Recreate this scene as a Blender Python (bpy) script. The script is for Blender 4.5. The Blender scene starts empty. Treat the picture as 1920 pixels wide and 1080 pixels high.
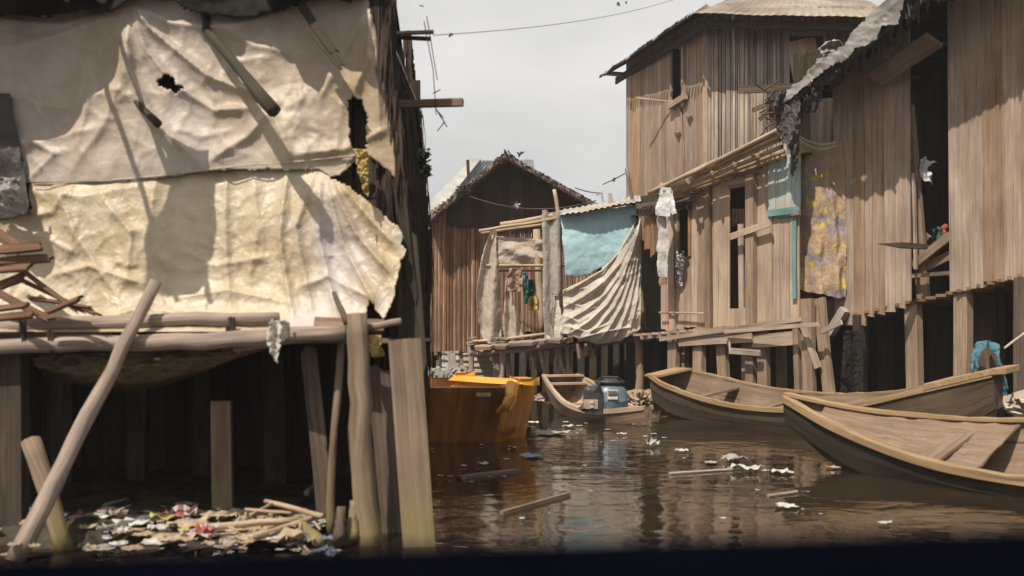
import bpy, math, random
from mathutils import Vector, noise, Matrix
random.seed(7)
R = math.radians
sc = bpy.context.scene
# ---------------------------------------------------------------- camera
F, H0, CH = 1867.0, 630.0, 1.2        # focal length and horizon row (pixels of a 1920 wide frame), eye height
cam = bpy.data.cameras.new('camera'); cob = bpy.data.objects.new('camera', cam)
sc.collection.objects.link(cob); sc.camera = cob
cob.location = (0, 0, CH); cob.rotation_euler = (R(90), 0, 0)
cam.sensor_width = 36; cam.lens = F/1920*36; cam.shift_y = (H0-540)/1920
cam.clip_start = .05; cam.clip_end = 3000
cam.dof.use_dof = True; cam.dof.focus_distance = 17.0; cam.dof.aperture_fstop = 2.0; sc.render.filter_size = 2.1
# ---------------------------------------------------------------- sky and sun
SUN = Vector((-.30, -.50, .80)).normalized()
EL = math.asin(SUN.z); AZ = math.atan2(SUN.x, SUN.y)
w = bpy.data.worlds.new('World'); sc.world = w; w.use_nodes = True
nt = w.node_tree; nt.nodes.clear()
out = nt.nodes.new('ShaderNodeOutputWorld'); bg = nt.nodes.new('ShaderNodeBackground')
sky = nt.nodes.new('ShaderNodeTexSky'); sky.sky_type = 'NISHITA'; sky.sun_disc = False
sky.sun_elevation = EL; sky.sun_rotation = AZ; sky.dust_density = 4; sky.air_density = 1.2
hs = nt.nodes.new('ShaderNodeHueSaturation'); hs.inputs['Saturation'].default_value = .12
tc = nt.nodes.new('ShaderNodeTexCoord'); mp = nt.nodes.new('ShaderNodeMapping'); mp.inputs['Scale'].default_value = (1.6, 1.6, 4)
ns = nt.nodes.new('ShaderNodeTexNoise'); ns.inputs['Scale'].default_value = 1.6; ns.inputs['Detail'].default_value = 5
cr = nt.nodes.new('ShaderNodeValToRGB'); cr.color_ramp.elements[0].position = .3; cr.color_ramp.elements[1].position = .72
cr.color_ramp.elements[0].color = (4.9, 4.95, 5.05, 1); cr.color_ramp.elements[1].color = (8.2, 8.1, 7.9, 1)
mx = nt.nodes.new('ShaderNodeMix'); mx.data_type = 'RGBA'; mx.inputs[0].default_value = .82
L = nt.links.new
L(tc.outputs['Generated'], mp.inputs[0]); L(mp.outputs[0], ns.inputs['Vector']); L(ns.outputs[0], cr.inputs[0])
L(sky.outputs[0], hs.inputs['Color']); L(hs.outputs[0], mx.inputs[6]); L(cr.outputs[0], mx.inputs[7])
L(mx.outputs[2], bg.inputs[0]); bg.inputs[1].default_value = .10; L(bg.outputs[0], out.inputs[0])
sl = bpy.data.lights.new('sun', 'SUN'); sl.energy = 4.7; sl.angle = R(.6); sl.color = (1, .915, .79)
so = bpy.data.objects.new('sun', sl); sc.collection.objects.link(so)
so.rotation_euler = SUN.to_track_quat('Z', 'Y').to_euler(); so.location = (0, 0, 30)
sc.view_settings.view_transform = 'Standard'; sc.view_settings.look = 'None'
sc.view_settings.exposure = 0.24; sc.view_settings.gamma = 1

# ---------------------------------------------------------------- helpers
def P(x, y, Y): return Vector(((x-960)/F*Y, Y, CH-(y-H0)/F*Y))
def rnd(a=1.0): return random.uniform(-a, a)
def lerp(a, b, t): return a+(b-a)*t
def poly1(pts, x):                      # polyline y(x)
    if x <= pts[0][0]: return pts[0][1]
    for (x0, y0), (x1, y1) in zip(pts, pts[1:]):
        if x <= x1: return lerp(y0, y1, (x-x0)/(x1-x0))
    return pts[-1][1]
def inpoly(x, y, pg):
    c = False; j = len(pg)-1
    for i in range(len(pg)):
        if (pg[i][1] > y) != (pg[j][1] > y) and x < (pg[j][0]-pg[i][0])*(y-pg[i][1])/(pg[j][1]-pg[i][1])+pg[i][0]: c = not c
        j = i
    return c
def N2(x, y, s=0.0): return noise.noise(Vector((x, y, s)))
def fbm(x, y, s=0.0, o=4):
    a = 1; t = 0
    for i in range(o): t += a*noise.noise(Vector((x, y, s+i*7.3))); x *= 2.03; y *= 2.03; a *= .5
    return t
def ridge(x, y, s=0.0, o=4):
    a = 1; t = 0
    for i in range(o): t += a*(1-abs(noise.noise(Vector((x, y, s+i*5.1))))*2.2); x *= 2.1; y *= 2.1; a *= .5
    return t
def empty(name, label, cat, loc, group=None):
    o = bpy.data.objects.new(name, None); sc.collection.objects.link(o); o.location = loc
    o.empty_display_size = .2
    o['label'] = label; o['category'] = cat
    if group: o['group'] = group
    return o
def tag(o, label, cat, group=None):
    o['label'] = label; o['category'] = cat
    if group: o['group'] = group
    return o
def wloc(o):
    v = Vector((0, 0, 0))
    while o is not None: v += Vector(o.location); o = o.parent
    return v
class G:
    def __init__(s): s.v = []; s.f = []; s.u = []
    def add(s, vs, fs, uvs):
        b = len(s.v); s.v += [Vector(q) for q in vs]
        for f, u in zip(fs, uvs): s.f.append([b+i for i in f]); s.u.append(u)
    def tube(s, pts, r, seg=8, jit=.08, cap=True, sub=0):
        pts = [Vector(p) for p in pts]; n = len(pts)
        rs = r if isinstance(r, (list, tuple)) else [r]*n
        if sub:
            q = []; qr = []
            for i in range(n-1):
                for k in range(sub):
                    t = k/sub; q.append(pts[i].lerp(pts[i+1], t)); qr.append(lerp(rs[i], rs[i+1], t))
            q.append(pts[-1]); qr.append(rs[-1]); pts, rs, n = q, qr, len(q)
            for i in range(1, n-1): pts[i] = pts[i]+Vector((rnd(), rnd(), rnd()))*rs[i]*.18
        V = []; up = Vector((.13, .21, 1)); Lg = 0; LL = []
        o = random.random()*10
        for i in range(n):
            d = (pts[min(i+1, n-1)]-pts[max(i-1, 0)]).normalized()
            a = d.cross(up)
            if a.length < .05: a = d.cross(Vector((1, .1, 0)))
            a.normalize(); c = d.cross(a)
            if i: Lg += (pts[i]-pts[i-1]).length
            LL.append(Lg)
            for k in range(seg):
                t = 2*math.pi*k/seg; rr = rs[i]*(1+rnd(jit))
                V.append(pts[i]+a*math.cos(t)*rr+c*math.sin(t)*rr)
        fs = []; us = []; cc = 2*math.pi*rs[0]/seg
        for i in range(n-1):
            for k in range(seg):
                k2 = (k+1) % seg
                fs.append([i*seg+k, i*seg+k2, (i+1)*seg+k2, (i+1)*seg+k])
                us.append([(o+k*cc, LL[i]), (o+(k+1)*cc, LL[i]), (o+(k+1)*cc, LL[i+1]), (o+k*cc, LL[i+1])])
        if cap:
            fs.append(list(range(seg))[::-1]); us.append([(o+.01*math.cos(k), .01*math.sin(k)) for k in range(seg)])
            fs.append([(n-1)*seg+k for k in range(seg)]); us.append([(o+.01*math.cos(k), .01*math.sin(k)) for k in range(seg)])
        s.add(V, fs, us)
    def board(s, a, b, wd, th, face, k=3, m=2, jag=.0, warp=.0, taper=1.0):
        """plank from a to b, width wd, thickness th, broad side looking along face"""
        a = Vector(a); b = Vector(b); d = (b-a); Ln = d.length; d.normalize()
        face = Vector(face); x = d.cross(face).normalized(); nrm = x.cross(d).normalized()
        if nrm.dot(face) < 0: nrm = -nrm
        o = random.random()*10; V = []; cur = rnd(warp); tw = rnd(warp)
        for side in (.5, -.5):
            rj = random.Random(int(abs(a.x*991+a.z*313+b.y*71)*100))
            for i in range(k+1):
                t = i/k; ww = wd*lerp(1, taper, t)
                for j in range(m+1):
                    q = j/m-.5; tt = t
                    e = rj.uniform(-jag, jag) if i in (0, k) else 0
                    p = a+d*(Ln*tt+e)+x*(q*ww+cur*math.sin(3.1*t))+nrm*(side*th+tw*(q*2)*math.sin(t*2.6)+cur*.6*math.sin(t*3.1))
                    V.append(p)
        n1 = (k+1)*(m+1); fs = []; us = []
        def id(i, j, sd): return sd*n1+i*(m+1)+j
        for i in range(k):
            for j in range(m):
                uv = [(o+wd*j/m, Ln*i/k), (o+wd*(j+1)/m, Ln*i/k), (o+wd*(j+1)/m, Ln*(i+1)/k), (o+wd*j/m, Ln*(i+1)/k)]
                fs.append([id(i, j, 0), id(i, j+1, 0), id(i+1, j+1, 0), id(i+1, j, 0)]); us.append(uv)
                fs.append([id(i, j, 1), id(i+1, j, 1), id(i+1, j+1, 1), id(i, j+1, 1)]); us.append([uv[0], uv[3], uv[2], uv[1]])
            for j in (0, m):
                fs.append([id(i, j, 0), id(i+1, j, 0), id(i+1, j, 1), id(i, j, 1)]); us.append([(o, Ln*i/k), (o, Ln*(i+1)/k), (o+th, Ln*(i+1)/k), (o+th, Ln*i/k)])
        for i in (0, k):
            for j in range(m):
                fs.append([id(i, j, 0), id(i, j+1, 0), id(i, j+1, 1), id(i, j, 1)]); us.append([(o+wd*j/m, 0), (o+wd*(j+1)/m, 0), (o+wd*(j+1)/m, th), (o+wd*j/m, th)])
        s.add(V, fs, us)
    def build(s, name, mat, parent=None, smooth=False, solid=0, bevel=0, fix=True):
        me = bpy.data.meshes.new(name); off = wloc(parent)
        me.from_pydata([tuple(q-off) for q in s.v], [], s.f)
        ul = me.uv_layers.new(name='UVMap'); i = 0
        dat = [0.0]*(2*len(me.loops))
        for u in s.u:
            for c in u: dat[2*i] = c[0]; dat[2*i+1] = c[1]; i += 1
        ul.data.foreach_set('uv', dat)
        me.materials.append(mat)
        if smooth: me.polygons.foreach_set('use_smooth', [True]*len(me.polygons))
        o = bpy.data.objects.new(name, me); sc.collection.objects.link(o)
        if parent is not None: o.parent = parent
        if solid:
            md = o.modifiers.new('thickness', 'SOLIDIFY'); md.thickness = solid; md.offset = 0
        if bevel:
            md = o.modifiers.new('edges', 'BEVEL'); md.width = bevel; md.segments = 2; md.limit_method = 'ANGLE'
        me.update()
        return o
    def root(s, name, mat, label, cat, group=None, **kw):      # a thing that is one mesh, origin at its base
        c = Vector((sum(q.x for q in s.v)/len(s.v), sum(q.y for q in s.v)/len(s.v), min(q.z for q in s.v)))
        s.v = [q-c for q in s.v]
        o = s.build(name, mat, None, **kw); o.location = c
        return tag(o, label, cat, group)
class Wall:                             # a vertical wall standing on a ground line, addressed through the rows and columns it fills
    def __init__(s, xl, Yl, xr, Yr):
        s.a = Vector(((xl-960)/F*Yl, Yl, 0)); s.b = Vector(((xr-960)/F*Yr, Yr, 0)); s.d = (s.b-s.a); s.len = s.d.length
        n = Vector((-s.d.y, s.d.x, 0)).normalized()
        if n.dot(-s.a) < 0: n = -n
        s.n = n; s.t = s.d.normalized()
    def at(s, px, py, off=0.0):
        a = s.a+s.n*off; k = (px-960)/F
        # point (k*Y, Y) on line a + q*t
        q = (k*a.y-a.x)/(s.t.x-k*s.t.y); p = a+s.t*q
        return Vector((p.x, p.y, CH-(py-H0)/F*p.y))
    def px(s, q): p = s.a+s.t*q; return 960+p.x/p.y*F
    def qof(s, px): return (s.at(px, H0)-s.a).dot(s.t)
    def planks(s, g, x0, x1, top, bot, wd=.16, th=.02, holes=(), jag=.03, gap=.004, off=0.0, vary=.25, warp=.006, lean=0.0, k=3, m=2, round=False, depth=.008):
        q = s.qof(x0); q1 = s.qof(x1)
        while q < q1-.01:
            ww = min(wd*(1+rnd(vary)), q1-q+.01)
            c = s.px(q+ww/2); yt = poly1(top, c); yb = poly1(bot, c)
            segs = [(yt, yb)]
            for (hx0, hx1, hy0, hy1) in holes:
                if hx0 < c < hx1:
                    ns_ = []
                    for (u, v) in segs:
                        if hy1 <= u or hy0 >= v: ns_.append((u, v)); continue
                        if hy0 > u: ns_.append((u, hy0))
                        if hy1 < v: ns_.append((hy1, v))
                    segs = ns_
            for (u, v) in segs:
                if v-u < 3: continue
                o = off+rnd(depth)
                a = s.at(c, v, o); b = s.at(c+lean, u, o)
                if v == yb: a.z += rnd(jag)
                a += s.t*rnd(.004)
                if round: g.tube([a, a.lerp(b, .5)+s.n*rnd(.006)+s.t*rnd(.006), b], ww*.52, 6, .04, sub=0)
                else: g.board(a, b, ww-gap, th, s.n, k, m, jag*.4, warp)
            q += ww
def board_px(g, x0, y0, Y0, x1, y1, Y1, wpx, th=.03, face=(0, -1, 0), **kw):
    a = P(x0, y0, Y0); b = P(x1, y1, Y1); g.board(a, b, wpx/F*(Y0+Y1)/2, th, face, **kw)
def catrow(pts, t):
    n = len(pts)-1; x = t*n; i = min(int(x), n-1); f = x-i
    p0 = pts[max(i-1, 0)]; p1 = pts[i]; p2 = pts[i+1]; p3 = pts[min(i+2, n)]
    return tuple(.5*((2*b)+(-a+c)*f+(2*a-5*b+4*c-d)*f*f+(-a+3*b-3*c+d)*f**3) for a, b, c, d in zip(p0, p1, p2, p3))
def cloth(name, mat, ctrl, nx, ny, disp=None, keep=None, parent=None, label=None, cat=None, group=None, thick=.004, rag=0.0, ragf=.05, face=None):
    """sheet through a net of points (column, row, distance); disp pushes it towards the viewer, keep cuts its outline"""
    rows = [[catrow(r, i/nx) for i in range(nx+1)] for r in ctrl]
    g = G(); V = []; PX = []
    fc = Vector(face) if face is not None else Vector((0, -1, 0))
    for j in range(ny+1):
        for i in range(nx+1):
            x, y, Y = catrow([r[i] for r in rows], j/ny)
            p = P(x, y, Y)
            if disp: p = p+fc*disp(x, y, i/nx, j/ny)
            V.append(p); PX.append((x, y))
    fs = []; us = []; used = {}
    sx = (V[nx]-V[0]).length/nx; sy = (V[-1]-V[nx]).length/ny
    for j in range(ny):
        for i in range(nx):
            q = [j*(nx+1)+i, j*(nx+1)+i+1, (j+1)*(nx+1)+i+1, (j+1)*(nx+1)+i]
            if keep:
                cx = sum(PX[k][0] for k in q)/4; cy = sum(PX[k][1] for k in q)/4
                if rag: cx, cy = cx+rag*fbm(cx*ragf, cy*ragf, 3.3, 3), cy+rag*fbm(cx*ragf, cy*ragf, 9.1, 3)
                if not keep(cx, cy): continue
            fs.append([used.setdefault(k, len(used)) for k in q])
            us.append([(i*sx, -j*sy), ((i+1)*sx, -j*sy), ((i+1)*sx, -(j+1)*sy), (i*sx, -(j+1)*sy)])
    g.add([V[k] for k in used], fs, us)
    if parent is not None: 
        o = g.build(name, mat, parent, smooth=True, solid=thick)
        if label: o['label'] = label
        return o
    return g.root(name, mat, label, cat, group, smooth=True, solid=thick)

# ---------------------------------------------------------------- materials
MT = {}
def newmat(name):
    m = bpy.data.materials.new(name); m.use_nodes = True; t = m.node_tree; b = t.nodes['Principled BSDF']
    return m, t, b
def ramp(t, stops):
    r = t.nodes.new('ShaderNodeValToRGB'); e = r.color_ramp.elements
    while len(e) < len(stops): e.new(.5)
    for x, (p, c) in zip(e, stops): x.position = p; x.color = (*c, 1)
    return r
def nz(t, vec, scale, detail=4, rough=.55, dist=0.0):
    n = t.nodes.new('ShaderNodeTexNoise'); n.inputs['Scale'].default_value = scale; n.inputs['Detail'].default_value = detail
    n.inputs['Roughness'].default_value = rough; n.inputs['Distortion'].default_value = dist
    if vec is not None: t.links.new(vec, n.inputs['Vector'])
    return n
def mixc(t, f, a, b, mode='MIX'):
    m = t.nodes.new('ShaderNodeMix'); m.data_type = 'RGBA'; m.blend_type = mode
    for s, i in ((f, 0), (a, 6), (b, 7)):
        if isinstance(s, (int, float)): m.inputs[i].default_value = s
        elif isinstance(s, tuple): m.inputs[i].default_value = (*s, 1)
        else: t.links.new(s, m.inputs[i])
    return m.outputs[2]
def bump(t, b, h, strength=.4, dist=.01):
    n = t.nodes.new('ShaderNodeBump'); n.inputs['Strength'].default_value = strength; n.inputs['Distance'].default_value = dist
    t.links.new(h, n.inputs['Height']); t.links.new(n.outputs[0], b.inputs['Normal']); return n
def wood(name, dark, light, fine=55, along=2.2, stain=None, vary=.35, rough=.88, green=None, bs=.5, sv=.45):
    m, t, b = newmat(name); uv = t.nodes.new('ShaderNodeUVMap'); geo = t.nodes.new('ShaderNodeNewGeometry')
    oc = t.nodes.new('ShaderNodeTexCoord')
    mp = t.nodes.new('ShaderNodeMapping'); mp.inputs['Scale'].default_value = (fine, along, 1); t.links.new(uv.outputs[0], mp.inputs[0])
    n1 = nz(t, mp.outputs[0], 1, 5, .65, .3)
    r = ramp(t, [(.3, dark), (.68, light)]); t.links.new(n1.outputs[0], r.inputs[0]); c = r.outputs[0]
    n2 = nz(t, oc.outputs['Object'], 1.7, 5, .6)
    r2 = ramp(t, [(.38, (0, 0, 0)), (.7, (1, 1, 1))]); t.links.new(n2.outputs[0], r2.inputs[0])
    st = stain or tuple(x*.45 for x in dark)
    mm = t.nodes.new('ShaderNodeMath'); mm.operation = 'MULTIPLY'; mm.inputs[1].default_value = sv; t.links.new(r2.outputs[0], mm.inputs[0])
    c = mixc(t, mm.outputs[0], c, st)
    # cracks along the grain
    mp3 = t.nodes.new('ShaderNodeMapping'); mp3.inputs['Scale'].default_value = (fine*1.8, along*.7, 1); t.links.new(uv.outputs[0], mp3.inputs[0])
    n3 = nz(t, mp3.outputs[0], 1, 2, .5, .2); r3 = ramp(t, [(.27, (.25, .22, .2)), (.36, (1, 1, 1))]); t.links.new(n3.outputs[0], r3.inputs[0])
    c = mixc(t, .8, c, r3.outputs[0], 'MULTIPLY')
    if green:
        sp = t.nodes.new('ShaderNodeSeparateXYZ'); t.links.new(geo.outputs['Position'], sp.inputs[0])
        mr = t.nodes.new('ShaderNodeMapRange'); mr.inputs[1].default_value = green[1]; mr.inputs[2].default_value = green[2]; mr.inputs[3].default_value = 1; mr.inputs[4].default_value = 0
        t.links.new(sp.outputs[2], mr.inputs[0]); n4 = nz(t, oc.outputs['Object'], 6, 3)
        m4 = t.nodes.new('ShaderNodeMath'); m4.operation = 'MULTIPLY'; t.links.new(mr.outputs[0], m4.inputs[0]); t.links.new(n4.outputs[0], m4.inputs[1])
        r4 = ramp(t, [(.22, (0, 0, 0)), (.55, (.75, .75, .75))]); t.links.new(m4.outputs[0], r4.inputs[0])
        c = mixc(t, r4.outputs[0], c, green[0])
    # weather marks running down each board, and boards of different greyness
    mp6 = t.nodes.new('ShaderNodeMapping'); mp6.inputs['Scale'].default_value = (4.5, .75, 1); t.links.new(uv.outputs[0], mp6.inputs[0])
    n6 = nz(t, mp6.outputs[0], 1, 4, .6, .4); r6 = ramp(t, [(.34, (.66, .6, .54)), (.56, (1.06, 1.04, 1.0))]); t.links.new(n6.outputs[0], r6.inputs[0]); c = mixc(t, .6, c, r6.outputs[0], 'MULTIPLY')
    hv = t.nodes.new('ShaderNodeHueSaturation'); t.links.new(c, hv.inputs['Color'])
    fr = t.nodes.new('ShaderNodeMath'); fr.operation = 'MULTIPLY'; fr.inputs[1].default_value = 17.3; t.links.new(geo.outputs['Random Per Island'], fr.inputs[0])
    f2 = t.nodes.new('ShaderNodeMath'); f2.operation = 'FRACT'; t.links.new(fr.outputs[0], f2.inputs[0])
    mr6 = t.nodes.new('ShaderNodeMapRange'); mr6.inputs[3].default_value = .85 if vary > .1 else 1; mr6.inputs[4].default_value = 1.35 if vary > .1 else 1; t.links.new(f2.outputs[0], mr6.inputs[0]); t.links.new(mr6.outputs[0], hv.inputs['Saturation'])
    m5 = t.nodes.new('ShaderNodeMapRange'); m5.inputs[3].default_value = 1-vary; m5.inputs[4].default_value = 1+vary
    t.links.new(geo.outputs['Random Per Island'], m5.inputs[0]); t.links.new(m5.outputs[0], hv.inputs['Value'])
    t.links.new(hv.outputs[0], b.inputs['Base Color']); b.inputs['Roughness'].default_value = rough
    b.inputs['Specular IOR Level'].default_value = .25
    bump(t, b, n1.outputs[0], bs, .012); return m
def clothmat(name, base, dirt, scale=3.0, rough=.7, bs=.5, fine=40, spots=None, trans=0.0, lo=.35, hi=.75, crum=9, cre=0.0):
    m, t, b = newmat(name); oc = t.nodes.new('ShaderNodeTexCoord'); v = oc.outputs['Object']
    n1 = nz(t, v, scale, 6, .6, .6); r = ramp(t, [(lo, base), (hi, dirt)]); t.links.new(n1.outputs[0], r.inputs[0]); c = r.outputs[0]
    n2 = nz(t, v, scale*7, 4, .7); r2 = ramp(t, [(.3, (.72, .7, .66)), (.6, (1, 1, 1))]); t.links.new(n2.outputs[0], r2.inputs[0])
    c = mixc(t, .7, c, r2.outputs[0], 'MULTIPLY')
    if spots:
        for i, (col, sc_, th) in enumerate(spots):
            mq = t.nodes.new('ShaderNodeMapping'); mq.inputs['Location'].default_value = (i*7.7, i*3.1, i*5); t.links.new(v, mq.inputs[0])
            n3 = nz(t, mq.outputs[0], sc_, 3, .5, .8); r3 = ramp(t, [(th, (0, 0, 0)), (th+.06, (1, 1, 1))]); t.links.new(n3.outputs[0], r3.inputs[0]); r3.color_ramp.elements[1].position = th+(.16 if sc_ < 2.7 else .06)
            c = mixc(t, r3.outputs[0], c, col)
    t.links.new(c, b.inputs['Base Color']); b.inputs['Roughness'].default_value = rough
    b.inputs['Specular IOR Level'].default_value = .3
    n4 = nz(t, v, crum, 6, .65, 1.2); n5 = nz(t, v, fine, 3, .6)
    mm = t.nodes.new('ShaderNodeMath'); mm.operation = 'MULTIPLY_ADD'; mm.inputs[1].default_value = .25; t.links.new(n5.outputs[0], mm.inputs[0]); t.links.new(n4.outputs[0], mm.inputs[2])
    if cre:      # sharp creases of crumpled plastic: facets of a distorted cell pattern at two sizes
        ds = nz(t, v, 3.5, 3, .6); vm = t.nodes.new('ShaderNodeVectorMath'); vm.operation = 'MULTIPLY_ADD'; vm.inputs[1].default_value = (.22, .22, .22)
        t.links.new(ds.outputs[1], vm.inputs[0]); t.links.new(v, vm.inputs[2]); last = mm.outputs[0]
        for sc_, am in ((7, .5*cre), (17, .22*cre)):
            vo = t.nodes.new('ShaderNodeTexVoronoi'); vo.inputs['Scale'].default_value = sc_; vo.distance = 'MANHATTAN'; t.links.new(vm.outputs[0], vo.inputs['Vector'])
            m2 = t.nodes.new('ShaderNodeMath'); m2.operation = 'MULTIPLY_ADD'; m2.inputs[1].default_value = am; t.links.new(vo.outputs[0], m2.inputs[0]); t.links.new(last, m2.inputs[2]); last = m2.outputs[0]
        bump(t, b, last, bs, .06)
    else: bump(t, b, mm.outputs[0], bs, .03)
    if trans:
        b.inputs['Transmission Weight'].default_value = 0
        tr = t.nodes.new('ShaderNodeBsdfTranslucent'); t.links.new(c, tr.inputs[0]); ms = t.nodes.new('ShaderNodeMixShader'); ms.inputs[0].default_value = trans
        o = [n for n in t.nodes if n.type == 'OUTPUT_MATERIAL'][0]
        t.links.new(b.outputs[0], ms.inputs[1]); t.links.new(tr.outputs[0], ms.inputs[2]); t.links.new(ms.outputs[0], o.inputs[0])
    return m
def plain(name, c1, c2, scale=8, rough=.6, bs=.3, metal=0.0, spec=.4):
    m, t, b = newmat(name); oc = t.nodes.new('ShaderNodeTexCoord'); n = nz(t, oc.outputs['Object'], scale, 6, .65, .4)
    r = ramp(t, [(.35, c1), (.65, c2)]); t.links.new(n.outputs[0], r.inputs[0]); t.links.new(r.outputs[0], b.inputs['Base Color'])
    b.inputs['Roughness'].default_value = rough; b.inputs['Metallic'].default_value = metal; b.inputs['Specular IOR Level'].default_value = spec
    n2 = nz(t, oc.outputs['Object'], scale*5, 4); bump(t, b, n2.outputs[0], bs, .01); return m

W_LIGHT = wood('weathered_board', (.245, .175, .13), (.45, .345, .265), 26, .9, vary=.26, stain=(.19, .13, .095), sv=.5)
W_PALE = wood('sunbleached_board', (.3, .215, .145), (.47, .35, .25), 24, .8, vary=.12, stain=(.2, .135, .09), sv=.5)
W_GREY = wood('grey_slat', (.25, .21, .18), (.44, .38, .33), 30, .7, vary=.32)
W_BROWN = wood('brown_board', (.12, .075, .05), (.3, .205, .145), 45, 1.4, vary=.25)
W_TALL = wood('tall_house_board', (.25, .18, .14), (.4, .3, .235), 24, .6, vary=.15, stain=(.2, .14, .105), sv=.5)
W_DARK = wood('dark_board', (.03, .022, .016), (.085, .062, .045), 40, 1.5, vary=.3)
W_BLACK = wood('shade_toned_board', (.03, .025, .018), (.075, .06, .043), 40, 1.5, vary=.3)  # dark tone with indoor and under-floor shade put in; also dark sticks, bark
W_BAMB = wood('bamboo_wall', (.15, .08, .052), (.44, .275, .19), 30, 1.4, vary=.38)
W_POLE = wood('bamboo_pole', (.3, .2, .12), (.52, .385, .25), 35, 2, vary=.15)
W_POST = wood('stilt_wood', (.18, .115, .07), (.38, .265, .175), 40, 1.5, vary=.2, green=((.15, .125, .045), .05, .6))
W_POSTD = wood('old_stilt_wood', (.055, .04, .028), (.16, .115, .08), 40, 1.5, vary=.2)
W_RND = wood('driftwood', (.19, .145, .12), (.39, .3, .245), 40, 1.8, vary=.12)
W_NEAR = wood('near_post_wood', (.12, .08, .05), (.29, .205, .14), 22, 1.1, vary=.15, green=((.2, .17, .04), .05, .62))
W_CANOE = wood('canoe_wood', (.13, .09, .062), (.29, .205, .145), 30, .9, vary=.08, stain=(.15, .1, .07), sv=.7)
W_GUN = wood('gunwale_wood', (.25, .165, .09), (.4, .28, .165), 30, 1.0, vary=.1, stain=(.22, .14, .07), sv=.6)
W_HULL = wood('hull_wood', (.05, .036, .024), (.12, .088, .06), 24, .9, vary=.1)
W_HULL_DARK = wood('dark_hull_wood', (.02, .016, .01), (.06, .046, .028), 24, .9, vary=.1)  # darker hull wood for the near canoe
W_BOATPALE = wood('pale_canoe_wood', (.34, .25, .18), (.52, .41, .31), 24, .8, vary=.08)
W_TEAL = wood('turquoise_board', (.27, .36, .37), (.38, .5, .51), 45, 1.0, vary=.1, stain=(.36, .3, .22), sv=.9)
W_TEAL2 = wood('deep_turquoise_board', (.1, .21, .22), (.19, .33, .34), 45, 1.0, vary=.1)
W_RED = wood('red_brown_board', (.07, .032, .018), (.2, .1, .055), 40, 1.4, vary=.3)
THATCH = wood('thatch', (.018, .014, .012), (.075, .055, .042), 50, 2.5, vary=.5)
T_UP = clothmat('lilac_white_sheet', (.42, .365, .32), (.37, .285, .19), .9, .45, .22, crum=4, fine=18, lo=.42, hi=.66, cre=.5, spots=[((.47, .41, .3), 1.3, .58)])
T_LOW = clothmat('cream_plastic_sheet', (.52, .445, .33), (.36, .27, .155), 1.1, .36, .32, crum=5, fine=18, lo=.4, hi=.68, cre=.8, spots=[((.46, .415, .39), 1.2, .54), ((.3, .21, .1), 2.6, .66)])
T_SAG = clothmat('brown_film', (.11, .08, .035), (.05, .036, .018), 5, .3, .5)
T_WHITE = clothmat('white_sheet', (.58, .56, .49), (.45, .41, .32), 2.0, .55, .8, crum=12)
T_CREAM = clothmat('cream_tarp', (.49, .445, .39), (.27, .225, .18), 1.5, .6, .2, crum=4, fine=20)
T_GREYC = clothmat('grey_beige_cloth', (.44, .37, .31), (.3, .24, .19), 2.5, .85, .4)
T_GREY2 = clothmat('grey_cloth', (.35, .32, .3), (.22, .19, .17), 4, .8, .4)
T_BLUE = clothmat('light_blue_tarp', (.34, .5, .545), (.29, .44, .48), 1.6, .55, .15, crum=3, fine=20)
T_DK = clothmat('dark_torn_tarp', (.04, .038, .037), (.085, .075, .07), 4, .45, .8)
T_SHIRT = clothmat('white_cotton', (.6, .6, .59), (.5, .48, .46), 4, .85, .3)
T_TROU = clothmat('pale_grey_cotton', (.5, .48, .46), (.36, .33, .31), 5, .85, .4)
T_PAT = clothmat('flowered_cloth', (.38, .27, .17), (.27, .18, .12), 3, .8, .5, spots=[((.45, .35, .06), 3.2, .55), ((.26, .22, .25), 2.8, .55), ((.42, .28, .2), 5, .62)])
T_YEL = clothmat('yellowed_plastic', (.5, .36, .12), (.25, .17, .07), 6, .45, .8)
T_RAG = clothmat('brown_rag', (.33, .22, .15), (.17, .11, .08), 7, .85, .7)
T_TEALRAG = clothmat('teal_rag', (.08, .2, .25), (.05, .13, .17), 6, .8, .7)
T_GREEN = clothmat('green_rag', (.05, .12, .09), (.03, .07, .06), 6, .8, .7)
M_MET = plain('dusty_roof_metal', (.15, .12, .09), (.33, .28, .22), .9, .55, .25, .15)
M_METB = plain('blue_grey_roof_metal', (.12, .135, .15), (.26, .27, .28), 3, .5, .25, .2)
M_METL = plain('pale_roof_metal', (.3, .3, .27), (.42, .41, .37), 3, .5, .25, .1)
M_METR = plain('rusty_sheet', (.09, .08, .07), (.27, .25, .235), 4, .5, .3, .2)
M_FOIL = plain('silver_lining_sheet', (.16, .145, .13), (.32, .29, .265), 4, .45, .3, .2)
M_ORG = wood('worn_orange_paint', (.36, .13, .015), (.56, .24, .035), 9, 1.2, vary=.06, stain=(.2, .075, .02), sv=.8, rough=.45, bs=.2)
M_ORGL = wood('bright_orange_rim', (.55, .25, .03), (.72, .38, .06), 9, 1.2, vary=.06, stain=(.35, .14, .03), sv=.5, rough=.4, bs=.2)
M_ORGD = wood('brown_orange_wood', (.15, .055, .018), (.36, .14, .03), 9, 1.2, vary=.06, stain=(.08, .035, .015), sv=.8, rough=.45, bs=.2)  # browner and darker orange for the sides and bottom
M_DRUM = plain('blue_grey_plastic', (.07, .11, .13), (.13, .18, .2), 4, .35, .15)
M_BLACK = plain('black_plastic', (.02, .02, .02), (.045, .042, .04), 6, .45, .2)
M_RAIL = plain('dark_boat_paint', (.0012, .0014, .003), (.002, .0024, .005), 6, .9, .1, spec=.0)
M_UNDER = plain('shade_black_sheet', (.008, .0075, .007), (.022, .02, .018), 3, .85, .3, spec=.1)  # near-black, shade of roof undersides put into the colour; also the dark net
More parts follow.
